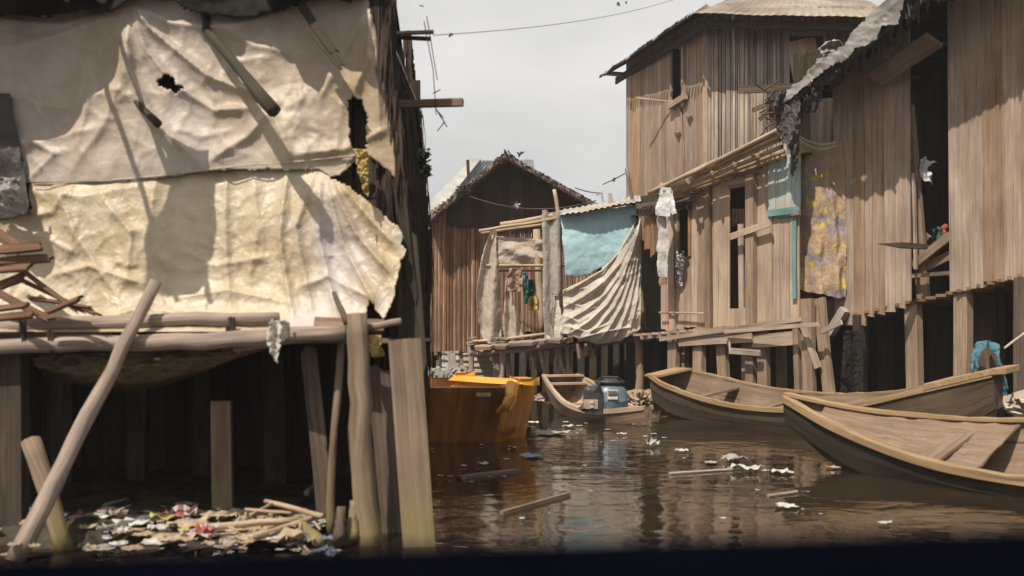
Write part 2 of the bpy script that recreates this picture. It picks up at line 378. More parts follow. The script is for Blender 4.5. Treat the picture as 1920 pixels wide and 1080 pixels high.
M_WIRE = plain('wire', (.05, .045, .04), (.09, .08, .07), 9, .6, .1)
M_LEAF = plain('leaf_green', (.02, .05, .01), (.05, .09, .02), 9, .6, .3)
M_ROPE = plain('rope_fibre', (.35, .29, .22), (.5, .43, .34), 20, .9, .5)
SCR = [plain('scrap_white', (.33, .31, .28), (.52, .5, .46), 9, .6), plain('scrap_pink', (.3, .19, .17), (.45, .33, .3), 9, .6), plain('scrap_red', (.25, .05, .04), (.4, .12, .1), 9, .5),
       plain('scrap_yellow', (.3, .27, .06), (.42, .38, .14), 9, .5), plain('scrap_tan', (.25, .18, .12), (.42, .32, .21), 9, .8), plain('scrap_blue', (.1, .13, .19), (.16, .2, .28), 9, .5), plain('scrap_grey', (.2, .19, .18), (.34, .32, .3), 9, .7)]
# ================================================================ SETTING
def water():
    m, t, b = newmat('dark_canal_water'); geo = t.nodes.new('ShaderNodeNewGeometry')
    n0 = nz(t, geo.outputs['Position'], .5, 3); r = ramp(t, [(.35, (.016, .011, .007)), (.7, (.034, .024, .015))]); t.links.new(n0.outputs[0], r.inputs[0])
    t.links.new(r.outputs[0], b.inputs['Base Color']); b.inputs['Roughness'].default_value = .045; b.inputs['IOR'].default_value = 1.6
    b.inputs['Specular IOR Level'].default_value = .5
    mp = t.nodes.new('ShaderNodeMapping'); mp.inputs['Scale'].default_value = (1, 1.25, 1); t.links.new(geo.outputs['Position'], mp.inputs[0])
    n1 = nz(t, mp.outputs[0], 2.2, 2, .5, .5); n2 = nz(t, mp.outputs[0], 7, 3, .5, .3)
    a = t.nodes.new('ShaderNodeMath'); a.operation = 'MULTIPLY_ADD'; a.inputs[1].default_value = .22
    t.links.new(n2.outputs[0], a.inputs[0]); t.links.new(n1.outputs[0], a.inputs[2]); bump(t, b, a.outputs[0], .19, .05)
    g = G(); s = 600
    xs = [-s, -30, -10, -4, 0, 4, 10, 30, s]; ys = [-s, -5, 0, 5, 10, 15, 20, 40, s]
    V = [(x, y, 0) for y in ys for x in xs]; n = len(xs)
    fs = [[j*n+i, j*n+i+1, (j+1)*n+i+1, (j+1)*n+i] for j in range(len(ys)-1) for i in range(n-1)]
    g.add(V, fs, [[(0, 0)]*4]*len(fs)); o = g.build('canal_water', m); o['kind'] = 'structure'
water()
def terrain(name, x0, x1, y0, y1, nx, ny, h, mat):
    g = G(); V = []
    for j in range(ny+1):
        for i in range(nx+1):
            x = lerp(x0, x1, i/nx); y = lerp(y0, y1, j/ny); V.append((x, y, h(x, y, i/nx, j/ny)))
    fs = [[j*(nx+1)+i, j*(nx+1)+i+1, (j+1)*(nx+1)+i+1, (j+1)*(nx+1)+i] for j in range(ny) for i in range(nx)]
    g.add(V, fs, [[(V[k][0], V[k][1]) for k in f] for f in fs]); o = g.build(name, mat, smooth=True); o['kind'] = 'structure'; return o
M_MUD = plain('wet_mud', (.025, .02, .015), (.085, .068, .05), 5, .45, .9)
terrain('mud_bank', -5.5, -.75, 5.3, 9.2, 120, 90, lambda x, y, u, v: -.10+.15*min(1, v*6)*min(1, (1-u)*7)+.035*fbm(x*4, y*4)+.02*ridge(x*9, y*9, 2, 3), M_MUD)
terrain('mud_shoal', .2, 2.9, 16.2, 21.5, 60, 60, lambda x, y, u, v: -.12+.17*min(1, v*3)*min(1, (1-u)*4, u*4)+.04*fbm(x*4, y*4), M_MUD)

# ================================================================ LEFT HOUSE UNDER TARPS
LY = 6.3
LW = Wall(-700, LY, 742, LY)
lh = empty('stilt_house', 'near stilt house on the left whose front wall is covered by torn cream sheets', 'house', (-2.8, 7.9, 0))
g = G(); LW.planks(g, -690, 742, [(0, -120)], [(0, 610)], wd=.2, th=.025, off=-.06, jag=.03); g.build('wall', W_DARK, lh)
# side wall under thatch
g = G()
for i in range(19):
    y = 6.36+i*.16; g.board((-.85, y, .95+rnd(.05)), (-.85, y, 2.4), .15, .02, (1, 0, 0), 2, 1); g.board((-.85, y, 2.4), (-.94, y, 3.35), .15, .02, (1, 0, 0), 2, 1)
g.build('wall', W_DARK, lh)
g = G()
for i in range(27): g.board((-5.5+i*.175, 9.35, -.1), (-5.5+i*.175, 9.35, 3.6), .18, .02, (0, -1, 0), 1, 1)
for i in range(22): g.board((-5.5, 6.0+i*.16, 0), (-5.5, 6.0+i*.16, 3.4), .17, .02, (-1, 0, 0), 1, 1)
g.build('wall', W_DARK, lh)
g = G()
for i in range(20): g.board((-5.5, 6.22+i*.16, 1.17+rnd(.006)), (-.74, 6.22+i*.16, 1.17+rnd(.006)), .165, .03, (0, 0, 1), 2, 1)
g.build('floor', W_NEAR, lh)
g = G()
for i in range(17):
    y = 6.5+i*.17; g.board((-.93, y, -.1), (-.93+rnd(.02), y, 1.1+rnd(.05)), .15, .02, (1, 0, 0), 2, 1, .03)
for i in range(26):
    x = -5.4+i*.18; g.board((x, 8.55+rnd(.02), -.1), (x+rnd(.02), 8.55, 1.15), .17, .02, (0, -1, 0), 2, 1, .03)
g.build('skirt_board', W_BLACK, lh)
# roof with ragged front eave: outline found from where its shade ends on the wall
EZ = 3.3
def eave(px, py):
    W_ = P(px, py, LY); t = (EZ-W_.z)/SUN.z; return Vector((W_.x+SUN.x*t, W_.y+SUN.y*t, EZ))
ol = [eave(x, y) for x, y in [(-600, 420), (-100, 400), (20, 372), (70, 322), (150, 300), (205, 230), (250, 160), (262, 70), (330, 62), (420, 85), (470, 60), (540, 95), (585, 190), (622, 230), (650, 160), (700, 200), (745, 250)]]
g = G()
def slab(g, pts, z0, th):
    n = len(pts); V = [(p[0], p[1], z0+th) for p in pts]+[(p[0], p[1], z0) for p in pts]
    fs = [list(range(n)), list(range(n, 2*n))[::-1]]+[[i, (i+1) % n, n+(i+1) % n, n+i] for i in range(n)]
    g.add(V, fs, [[(V[k][0], V[k][1]) for k in f] for f in fs])
slab(g, [(p.x, p.y) for p in ol]+[(-.86, 6.4), (-.86, 9.6), (-5.7, 9.6), (-6, 6.4)], EZ, .03)
g.build('roof', M_METR, lh)
g = G()
for i in range(33):
    x = -6+i*.155; a = -5.2*0
    g.board((x, 6.25, 3.36), (x, 7.9, 4.15), .15, .02, (0, -.4, 1), 1, 1); g.board((x, 9.6, 3.36), (x, 7.9, 4.15), .15, .02, (0, .4, 1), 1, 1)
g.build('roof', THATCH, lh)
# added sheet above the frame on two poles, shaped to cast a shadow strip
q0 = [eave(x, y) for x, y in [(345, 335), (418, 322), (436, 470), (425, 640), (335, 640), (318, 520), (338, 430)]]
g = G(); slab(g, [(p.x, p.y) for p in q0], EZ-.05, .02)
g.build('shadow_sheet', M_METR, lh)
g = G()
for x in (-2.72, -2.52): g.tube([(x, 6.5, EZ-.02), (x, 4.95, EZ-.085)], .02, 6)
g.build('rafter', W_RND, lh)  # poles added to hold the shadow-casting sheet
cloth('eave_shade_strip', M_UNDER, [[(x, y, 6.12) for x in (-700, -200, 100, 300, 420, 560, 720)] for y in (-70, -20, 50)], 260, 30, lambda x, y, u, v: .03*math.sin(x/19)+.02*fbm(x/40, y/40),
      lambda x, y: y < poly1([(-700, 45), (60, 30), (200, 22), (262, -12), (320, -8), (345, 16), (380, 28), (470, 31), (520, 24), (575, 2), (610, -14), (640, 4), (665, 0), (690, -20)], x), lh, rag=3)  # dark strip added for the black shade under the eave
# thatched flank: many blades hanging in layers
def thatch(g, pts_fn, n, ln, wd, lay=1):
    for i in range(n):
        p, nrm = pts_fn(); l = ln*random.uniform(.5, 1.3)
        d = (Vector((0, 0, -1))+nrm*random.uniform(.0, .07)+Vector((rnd(.07), rnd(.14), 0))).normalized()
        s = nrm.cross(d).normalized()*wd*random.uniform(.5, 1.4)
        q = p+nrm*random.uniform(.0, .07); e = q+d*l; mid = q+d*l*.6+nrm*rnd(.012)
        o = random.random()*9
        g.add([q-s, q+s, mid+s*.9, mid-s*.9, e+s*.15, e-s*.15], [[0, 1, 2, 3], [3, 2, 4, 5]],
              [[(o, 0), (o+wd*2, 0), (o+wd*2, l*.6), (o, l*.6)], [(o, l*.6), (o+wd*2, l*.6), (o+wd, l), (o, l)]])
g = G()
def flank():
    y = random.uniform(6.3, 9.4); z = random.uniform(.75, 3.5)
    return Vector((-.83-.012*(y-6.3)+.03*fbm(y*1.5, z*1.7)-.09*max(0, z-2.4)+(.03 if y > 9.1 else 0), y, z)), Vector((1, 0, 0))
thatch(g, flank, 5200, .34, .009)
def corner():
    z = random.uniform(1.25, 3.45); py_ = H0-(z-CH)*F/6.3; e_ = (poly1([(0, 696), (130, 728), (262, 752), (365, 700), (480, 745)], py_)-960)/F*6.3; x = random.uniform(min(e_, -.80), -.77); x = max(x, (poly1([(0, 700), (130, 734), (262, 756), (365, 706), (480, 750)], py_)-960)/F*6.3)
    return Vector((x, 6.30-random.uniform(0, .05), z)), Vector((.2, -1, 0)).normalized()
thatch(g, corner, 1500, .34, .009)
g.build('thatch_cladding', THATCH, lh, solid=.004)
g = G()   # dark sheet strip and torn bark down the corner
for (x0, y0, x1, y1, wpx) in [(735, 200, 758, 420, 16), (752, 300, 776, 560, 18), (745, 560, 770, 690, 34), (770, 440, 790, 690, 22)]:
    board_px(g, x0, y0, 6.22, x1, y1, 6.2, wpx, .02, k=6, m=3, jag=.05, warp=.02)
g.build('bark_strip', W_BLACK, lh)
# shaggy fringe down the far corner
g = G()
for i in range(500):
    z = random.uniform(1.0, 4.1); p = Vector((-.84-.09*max(0, z-2.4)+rnd(.03), 9.4+rnd(.05), z)); d = Vector((random.uniform(-.02, .05), rnd(.05), -random.uniform(.1, .4))); s = Vector((random.uniform(.006, .02), 0, 0))
    g.add([p-s, p+s, p+d+s*.2, p+d-s*.4], [[0, 1, 2, 3]], [[(0, 0), (.03, 0), (.03, .2), (0, .2)]])
g.build('thatch_fringe', THATCH, lh, solid=.004)
# beam ends
g = G(); g.board(P(730, 196, 7.0), P(868, 192, 6.9), .05, .05, (0, -1, 0)); g.build('beam_end', W_BROWN, lh)
g = G(); g.board(P(700, 64, 6.9), P(813, 60, 6.9), .018, .04, (0, -1, 0)); g.board(P(700, 68, 6.95), P(808, 73, 6.95), .02, .04, (0, -1, 0)); g.build('beam_end', W_DARK, lh)
g = G()
for (a, b) in [((812, 175), (826, 168)), ((815, 200), (838, 238)), ((822, 210), (832, 222)), ((820, 246), (834, 228)), ((786, 10), (794, 12)), ((795, 40), (812, 130)), ((800, 30), (820, 150)), ((812, 130), (818, 215))]:
    g.tube([P(*a, 6.9), P(*b, 6.9)], .004, 4)
g.build('loose_twig', W_DARK, lh)
g = G()
for i in range(60):
    c = P(797+rnd(9), 305+rnd(26), 7.2+rnd(.1)); d = Vector((rnd(), rnd(), rnd()))*.035; e = Vector((rnd(), rnd(), rnd()))*.02
    g.add([c-d, c+e, c+d, c-e], [[0, 1, 2, 3]], [[(0, 0), (1, 0), (1, 1), (0, 1)]])
g.root('leafy_sprig', M_LEAF, 'small clump of green leaves growing out of the dark thatched corner', 'plant')

# platform: poles along the front edge
g = G(); g.tube([P(-500, 632, 5.95), P(0, 612, 5.93), P(300, 600, 5.9), P(522, 597, 5.9)], [.05, .048, .04, .036], 9, .06, sub=6); g.build('platform_pole', W_RND, lh, smooth=True)
g = G(); g.tube([P(-500, 668, 5.9), P(0, 648, 5.85), P(330, 642, 5.82), P(650, 624, 5.82)], [.05, .045, .05, .045], 9, .06, sub=6); g.build('platform_pole', W_RND, lh, smooth=True)
g = G(); g.tube([P(-500, 640, 6.02), P(0, 626, 6.0), P(120, 622, 6.0), P(210, 622, 6.0)], [.035]*4, 8, .06, sub=5); g.build('platform_pole', W_RND, lh, smooth=True)
g = G(); g.tube([P(420, 655, 6.0), P(565, 634, 5.9), P(650, 622, 5.85), P(752, 602, 5.8)], [.03, .028, .024, .02], 8, .06, sub=5); g.build('platform_pole', W_RND, lh, smooth=True)
for x, y in [(-80, 640), (38, 620), (90, 640), (430, 615), (425, 632)]:
    g = G()
    g.tube([P(x+(k%2)*4+k*2, y-20+(k%2)*46, 5.82-.05*(k%2)*0) for k in range(5)], .011, 5, sub=2)
    g.build('lashing', W_DARK, lh)
# stilts
for i, (x, Y, wd) in enumerate([(18, 6.0, 58), (-250, 6.0, 50), (-450, 6.1, 50), (120, 7.6, 38), (258, 7.9, 34), (380, 8.1, 30), (520, 7.6, 40), (640, 8.0, 34)]):
    g = G(); p = P(x, 650, Y); g.board((p.x, Y, -.2), (p.x+rnd(.03), Y, 1.16), wd/F*Y, .1, (0, -1, 0), 4, 2, 0, .01); g.build('post', W_DARK, lh)

# ---- the sheets hung over the front wall
BBX = {}
def folds(lines, x, y):
    d = 0
    for L_ in lines:
        pts, A, wd = L_[:3]; bb = BBX.get(id(L_))
        if bb is None: bb = BBX[id(L_)] = (min(p[0] for p in pts)-3.2*wd, max(p[0] for p in pts)+3.2*wd, min(p[1] for p in pts)-3.2*wd, max(p[1] for p in pts)+3.2*wd)
        if x < bb[0] or x > bb[1] or y < bb[2] or y > bb[3]: continue
        best = 1e9; bt = 0; n = len(pts)-1
        for i in range(n):
            (x0, y0), (x1, y1) = pts[i], pts[i+1]; dx = x1-x0; dy = y1-y0
            t = ((x-x0)*dx+(y-y0)*dy)/(dx*dx+dy*dy); t = min(max(t, 0), 1)
            ex = x-x0-t*dx; ey = y-y0-t*dy; r = ex*ex+ey*ey
            if r < best: best = r; bt = (i+t)/n; sg = ex*dy-ey*dx
        if best > (wd*3.2)**2: continue
        r = math.sqrt(best)/wd*(1.35 if sg > 0 else .8)      # steeper on one flank, as cloth creases are
        d += A*(math.exp(-r**1.05)-.04)*min(1, bt*6+.25, (1-bt)*6+.1)
    return d
UPF = [([(262, 18), (290, 60), (350, 110), (400, 150), (480, 180), (508, 192)], .06, 8), ([(258, 30), (280, 95), (335, 165), (410, 212), (500, 206)], .045, 9), ([(250, 50), (254, 140), (300, 232), (385, 312)], .06, 10),
       ([(246, 50), (240, 150), (205, 240), (140, 335)], .035, 16), ([(515, 215), (470, 262), (395, 312)], .045, 11), ([(515, 215), (540, 262), (556, 302)], .04, 8), ([(700, 20), (694, 120), (664, 190)], .05, 11), ([(560, 105), (480, 92), (400, 40)], .03, 14),
       ([(735, 245), (650, 285), (540, 300)], .04, 11), ([(20, 182), (120, 205), (250, 165)], .025, 16), ([(0, 272), (90, 268), (210, 240)], .025, 11), ([(60, 340), (112, 292), (60, 262)], .03, 8), ([(268, 22), (330, 50), (430, 60), (560, 20)], .045, 12),
       ([(0, 100), (120, 70), (245, 30)], .03, 14), ([(0, 40), (130, 50), (248, 20)], .025, 11), ([(690, 30), (640, 120), (600, 200)], .035, 12), ([(705, 60), (712, 150), (716, 250)], .04, 9), ([(440, 250), (380, 262), (330, 240)], .02, 10), ([(420, 150), (440, 120), (520, 110)], .02, 9), ([(160, 120), (175, 200), (150, 300)], .02, 13)]
LOF = [([(640, 345), (700, 415), (752, 470)], .05, 10), ([(628, 348), (672, 440), (742, 520)], .07, 10), ([(620, 350), (648, 460), (722, 590)], .07, 12), ([(608, 335), (604, 450), (640, 610)], .06, 11), ([(596, 330), (560, 430), (590, 590)], .05, 12), ([(545, 318), (532, 450), (555, 600)], .05, 9),
       ([(430, 322), (428, 450), (440, 600)], .035, 10), ([(480, 330), (490, 430), (470, 540)], .03, 12), ([(300, 335), (290, 430), (330, 520)], .03, 12), ([(120, 360), (160, 450), (235, 560)], .04, 12), ([(150, 350), (110, 400), (60, 410)], .03, 9), ([(60, 360), (170, 372), (300, 345)], .025, 9),
       ([(210, 380), (260, 440), (250, 540)], .03, 10), ([(330, 560), (430, 545), (540, 565)], .035, 9), ([(90, 520), (180, 500), (300, 540)], .035, 9), ([(0, 470), (80, 440), (160, 480)], .03, 9), ([(560, 540), (620, 520), (700, 560)], .035, 8), ([(350, 470), (410, 500), (520, 480)], .025, 8), ([(200, 600), (280, 575), (400, 600)], .03, 8)]
rr_ = random.Random(5)
for i in range(330):      # short creases between the long folds
    x = rr_.uniform(-100, 740); y = rr_.uniform(350, 615); a = rr_.uniform(0, 3.14); l = rr_.uniform(14, 46); k = rr_.uniform(-.5, .5)
    LOF.append(([(x, y), (x+l*math.cos(a), y+l*math.sin(a)), (x+2*l*math.cos(a+k), y+2*l*math.sin(a+k))], rr_.uniform(.002, .008), rr_.uniform(3, 7)))
for i in range(110):
    x = rr_.uniform(-100, 700); y = rr_.uniform(40, 310); a = rr_.uniform(0, 3.14); l = rr_.uniform(14, 50); k = rr_.uniform(-.5, .5)
    UPF.append(([(x, y), (x+l*math.cos(a), y+l*math.sin(a)), (x+2*l*math.cos(a+k), y+2*l*math.sin(a+k))], rr_.uniform(.004, .012), rr_.uniform(4, 8)))
def tarp_disp(x, y, u, v):
    d = .06*fbm(x/210, y/210, 1, 2)+.010*fbm(x/60, y/75, 4, 2)+folds(UPF, x, y)
    kk = max(0, 1-math.hypot((x-565)/95, (y-240)/80)); return d+kk*(.05+.018*ridge(x/60, y/40, 8, 2))+.05
def keep_up(x, y):
    if not inpoly(x, y, [(-720, -160), (688, -160), (690, 0), (708, 60), (722, 130), (735, 210), (748, 262), (752, 300), (768, 365), (742, 330), (722, 318), (700, 300), (690, 296), (672, 292), (640, 330), (622, 336), (600, 322), (430, 322), (150, 356), (-720, 366)]): return False
    if inpoly(x, y, [(-720, 175), (14, 180), (28, 230), (48, 330), (66, 410), (-720, 420)]): return False
    if inpoly(x, y, [(655, 192), (668, 186), (682, 196), (692, 215), (690, 290), (664, 284), (656, 240)]): return False
    if inpoly(x, y, [(300, 158), (312, 146), (332, 150), (340, 164), (356, 172), (346, 181), (322, 176), (304, 168)]): return False
    return True
xs = [-720, -400, -100, 60, 220, 380, 540, 680, 790]
cloth('draped_sheet', T_UP, [[(x, y, LY-.02) for x in xs] for y in (-160, 0, 170, 345)], 420, 150, tarp_disp, keep_up,
      label='lilac white upper sheet nailed across the front of the left house, with two torn holes', cat='sheet', rag=5, ragf=.06)
def low_disp(x, y, u, v):
    return .05*fbm(x/170, y/170, 11, 2)+.008*fbm(x/45, y/55, 5, 2)+folds(LOF, x, y)+.06*max(0, (x-640)/120)+.055
def keep_low(x, y):
    return inpoly(x, y, [(-720, 560), (-30, 420), (20, 400), (66, 402), (56, 342), (150, 337), (300, 325), (430, 307), (560, 298), (690, 288), (640, 332), (618, 336), (640, 345), (672, 362), (700, 385), (728, 410), (752, 432), (760, 455), (762, 480), (752, 510), (748, 548), (728, 600), (712, 590), (700, 560), (690, 600), (660, 625), (560, 660), (-720, 690)])
rows = [[(x, 270, LY+.03) for x in xs], [(x, 400, LY-.05) for x in xs], [(x, 520, LY-.1) for x in xs], [(x, 592, LY-.22) for x in xs], [(x, 622, LY-.40) for x in xs]]
cloth('draped_sheet', T_LOW, rows, 460, 150, low_disp, keep_low, label='crumpled cream plastic lower sheet hanging below the seam on the left house', cat='sheet', rag=6, ragf=.05)
cloth('sheet_strip', T_YEL, [[(668+i*24/3, 282+j*95/4, 6.12-.02*i) for i in range(4)] for j in range(5)], 26, 60, lambda x, y, u, v: .035*ridge(x/14, y/16, 2, 3),
      lambda x, y: inpoly(x, y, [(664, 284), (690, 280), (700, 310), (716, 345), (718, 366), (700, 374), (684, 360), (676, 330)]), label='yellowed scrap of sheet dangling under the long tear at the thatched corner', cat='sheet', rag=4, ragf=.1)
g = G()
pts = [P(60, 346, 6.2), P(150, 342, 6.2), P(300, 330, 6.19), P(430, 313, 6.18), P(560, 303, 6.18), P(690, 289, 6.2)]
g.tube(pts, .005, 5, .2, sub=5); g.root('seam_cord', M_ROPE, 'thin cord stitched along the seam between the two big sheets', 'cord')
# sagging plastic below the platform
cloth('sagging_plastic', T_SAG, [[(60, 668, 6.1), (180, 662, 6.05), (300, 655, 6.0), (420, 650, 6.0), (560, 640, 6.0)], [(75, 690, 6.15), (180, 715, 6.1), (300, 712, 6.05), (390, 690, 6.05), (480, 660, 6.05)], [(90, 705, 6.6), (190, 728, 6.6), (280, 728, 6.6), (360, 706, 6.5), (420, 676, 6.5)]],
      120, 50, lambda x, y, u, v: .03*ridge(x/40, y/16, 1, 3), label='sheet of yellowish plastic sagging under the poles of the left platform', cat='sheet')
# sticks poking through the sheet, all sloping outwards
def stick(a, ya, b, yb, r0, r1, mat, label, cat='stick', name='stick', sub=5, group=None):
    g = G(); g.tube([P(*a, ya), P(*b, yb)], [r0, r1], 8, .1, sub=sub); return g.root(name, mat, label, cat, group, smooth=True)
stick((385, 55), 6.2, (514, 208), 5.75, .026, .042, W_BLACK, 'long dark stick sloping out of the upper sheet, the thickest of those poking through it')
stick((252, 187), 6.22, (296, 232), 6.02, .016, .026, W_BLACK, 'short dark stick poking through the sheet left of the long one')
stick((372, -60), 6.25, (388, 60), 6.18, .02, .024, W_BLACK, 'dark stick at the top of the sheet running up under the roof')
g = G()
g.board(P(568, 14, 6.12), P(628, 100, 6.0), .055, .02, (0, -1, .3), 4, 3, .03, .01); g.board(P(600, 70, 6.04), P(641, 126, 5.97), .075, .014, (0, -1, .3), 3, 3, .04, .012, taper=.5)
g.root('broken_lath', W_BLACK, 'dark splintered lath hanging from the roof edge over the right of the sheet', 'lath')
# dark doorway cloth at far left
cloth('dark_curtain', T_DK, [[(-700, 170, 6.2), (-200, 172, 6.2), (20, 176, 6.2)], [(-700, 300, 6.15), (-200, 300, 6.15), (36, 300, 6.16)], [(-700, 420, 6.1), (-200, 430, 6.1), (62, 400, 6.12)]], 90, 40,
      lambda x, y, u, v: .05*math.sin(x/22+y/90)*(.5+v*.5)+.02*fbm(x/30, y/40), label='black torn curtain over the opening at the left edge', cat='curtain', keep=lambda x, y: x < 62, rag=4)
cloth('plastic_bundle', M_FOIL, [[(-30+i*24, 335+j*22, 6.05-.05*math.sin(i*.9)) for i in range(4)] for j in range(4)], 40, 40, lambda x, y, u, v: .06*math.sin(u*3.1)*math.sin(v*3.1)+.03*ridge(x/20, y/20, 4, 3),
      label='grey shiny plastic bundle stuffed at the foot of the black curtain', cat='bag', thick=.006)
# heap of broken planks on the platform, left
spec = [((-20, 470), (75, 462), 16, 5.7), ((-20, 492), (100, 484), 13, 5.72), ((-30, 505), (60, 500), 20, 5.75), ((-20, 540), (95, 600), 14, 5.7), ((10, 480), (150, 585), 9, 5.8), ((30, 520), (182, 590), 8, 5.85),
        ((-20, 580), (48, 572), 14, 5.65), ((-20, 598), (60, 590), 12, 5.6), ((60, 560), (170, 578), 7, 5.75), ((-20, 430), (40, 470), 22, 5.9), ((-25, 545), (40, 520), 26, 5.85), ((80, 590), (150, 560), 8, 5.7)]
words = ['topmost broken plank', 'second plank from the top', 'wide short plank', 'plank sloping down right', 'long thin lath sloping across', 'thinnest lath leaning out over the pole',
         'pale stub just above the first pole', 'lowest plank, touching the platform pole', 'thin level splinter at the right end', 'wide plank standing behind the top', 'broadest plank in the middle', 'small splinter tilted up to the right']
for (a, b, wpx, Y), wd_ in zip(spec, words):
    g = G(); board_px(g, *a, Y, *b, Y-.12, wpx, .02, (0, -1, .7), k=4, m=3, jag=.03, warp=.01)
    g.root('broken_plank', W_RED, wd_+' of the red brown heap at the left edge', 'plank', 'red brown broken planks heaped on the left platform')
# leaning pole and posts
stick((292, 528), 5.85, (28, 1052), 5.3, .036, .052, W_RND, 'long pale pole leaning against the left platform with its foot in the mud', 'pole', 'leaning_pole', 12)
stick((58, 826), 5.75, (122, 1035), 5.62, .058, .05, W_NEAR, 'short thick pale stake crossing behind the foot of the long leaning pole', 'stake', 'stake', 6)
def post(x0, y0, x1, y1, Y, wpx, mat, label, th=.07, name='wooden_post', k=6, **kw):
    a = P(x0, y0, Y); b = P(x1, y1, Y); d = (a-b); b2 = b-d.normalized()*((b.z+.2) if b.z > -.2 else 0)
    g = G(); g.board(a, b2, wpx/F*Y, th, (0.15, -1, 0), k, 3, **kw); return g.root(name, mat, label, 'post', 'old posts standing in front of the left house')
post(415, 752, 418, 955, 6.5, 36, W_NEAR, 'short square post with yellow green foot standing alone in the dark below the platform', .1, jag=.01)
post(578, 655, 610, 990, 6.15, 30, W_POSTD, 'dark weathered plank post leaning left of the round post', .04, jag=.03, warp=.01)
g = G(); g.tube([P(640, 640, 6.0), P(622, 860, 6.0), P(618, 1010, 6.0)], [.022, .024, .028], 7, .1, sub=4); g.root('wooden_post', W_NEAR, 'thin crooked stake just left of the round post', 'post', 'old posts standing in front of the left house', smooth=True)
g = G(); g.tube([P(668, 588, 5.75), P(676, 800, 5.75), P(692, 1040, 5.75)], [.062, .066, .074], 11, .05, sub=5); g.root('wooden_post', W_NEAR, 'thick round post rising above the end of the platform poles', 'post', 'old posts standing in front of the left house', smooth=True)
post(758, 636, 786, 1030, 5.7, 60, W_NEAR, 'wide flat-topped plank post with a yellow green foot, rightmost of the posts', .06, jag=.004)
post(712, 690, 742, 1000, 6.1, 50, W_POSTD, 'dark split post between the round post and the wide flat-topped one', .05, jag=.03)
stick((626, 548), 5.8, (650, 606), 5.72, .014, .02, W_POSTD, 'dark bent twig sticking up behind the top of the round post', 'twig', 'twig')
stick((668, 925), 5.75, (662, 1010), 5.7, .03, .04, W_NEAR, 'stub of driftwood standing against the foot of the round post', 'driftwood', 'driftwood_stump')
stick((640, 950), 5.65, (634, 1015), 5.62, .025, .035, W_POSTD, 'darker stub of driftwood left of the post foot', 'driftwood', 'driftwood_stump')
board = G(); board.board(P(590, 607, 5.95), P(720, 612, 5.95), .07, .05, (0, -1, .4), 4, 2); board.root('wooden_block', W_BROWN, 'brown block lying on the platform behind the top of the round post', 'board')
cloth('plastic_rag', T_WHITE, [[(500+i*14, 602+j*20-4*i*(j == 0), 5.72-.03*math.sin(i)) for i in range(4)] for j in range(5)], 24, 36, lambda x, y, u, v: .03*math.sin(u*12)+.02*fbm(x/9, y/9),
      lambda x, y: inpoly(x, y, [(512, 600), (545, 602), (548, 618), (530, 640), (522, 660), (519, 685), (512, 670), (505, 650), (500, 625)]), label='white rag knotted round the platform pole left of the posts', cat='rag', rag=3, ragf=.15)
cloth('plastic_rag', T_YEL, [[(690+i*18, 628+j*18, 5.9) for i in range(3)] for j in range(4)], 20, 26, lambda x, y, u, v: .03*math.sin(u*8)+.02*fbm(x/9, y/9),
      lambda x, y: inpoly(x, y, [(692, 628), (716, 625), (712, 650), (722, 668), (700, 672), (688, 650)]), label='yellow brown rag caught between the round post and the wide post', cat='rag', rag=3, ragf=.15)
# ---- rubbish on the bank
def scrap(px, py, size, mat, label, cat, name, z=.05, flat=.35, group=None, n=9, pitch=.35, asp=1.0):
    """crumpled litter: an irregular folded sheet with some body"""
    Y = (CH-z)*F/(py-H0); c = P(px, py, Y); g = G(); k = 5
    ang = random.random()*6.3; V = []; fs = []; 
    s = size/F*Y
    for j in range(k+1):
        for i in range(k+1):
            u = i/k-.5; v = j/k-.5; r = 1+.35*noise.noise(Vector((u*5+px, v*5, py)))
            x = u*s*r*1.1; y = v*s*asp*r; h = s*flat*abs(noise.noise(Vector((u*3.1+px*.7, v*3.1+py, 2))))+.003
            V.append(c+Vector((x*math.cos(ang)-y*math.sin(ang), x*math.sin(ang)+y*math.cos(ang), h)))
    for j in range(k):
        for i in range(k):
            if (i in (0, k-1)) and (j in (0, k-1)) and random.random() < .7: continue
            q = [j*(k+1)+i, j*(k+1)+i+1, (j+1)*(k+1)+i+1, (j+1)*(k+1)+i]; fs.append(q)
    g.add(V, fs, [[(V[t].x, V[t].y) for t in f] for f in fs])
    return g.root(name, mat, label, cat, group, solid=.004)
scrap(368, 1008, 52, SCR[1], 'crumpled pink and white wrapper lying in front of the rubbish heap', 'wrapper', 'wrapper', .09, .6)
scrap(384, 1000, 30, SCR[2], 'small red wrapper beside the pink one on the mud', 'wrapper', 'wrapper', .14, .8)
scrap(396, 992, 26, SCR[0], 'white wrapper touching the red one on the mud', 'wrapper', 'wrapper', .14, .8)
scrap(345, 996, 18, SCR[3], 'bright yellow scrap left of the red wrapper', 'wrapper', 'wrapper', .12, .6)
scrap(300, 972, 46, SCR[3], 'yellow green packet under the back of the heap', 'packet', 'packet', .1, .4)
scrap(322, 968, 40, SCR[2], 'dark red packet behind the yellow green one', 'packet', 'packet', .1, .6)
scrap(345, 965, 44, SCR[1], 'pale pink bag crumpled beside the dark red packet', 'bag', 'plastic_bag', .1, .7)
scrap(352, 985, 70, SCR[4], 'tan sheet of card lying left of the long flat stick', 'card', 'card', .1, .3)
scrap(470, 1008, 110, SCR[4], 'large tan cloth spread flat at the front of the heap', 'cloth', 'cloth', .06, .25)
scrap(555, 1012, 60, SCR[4], 'tan folded scrap at the front right of the heap', 'scrap', 'scrap', .07, .6)
scrap(350, 948, 38, SCR[0], 'pale flat scrap lying far back in the shade', 'scrap', 'scrap', .06, .3)
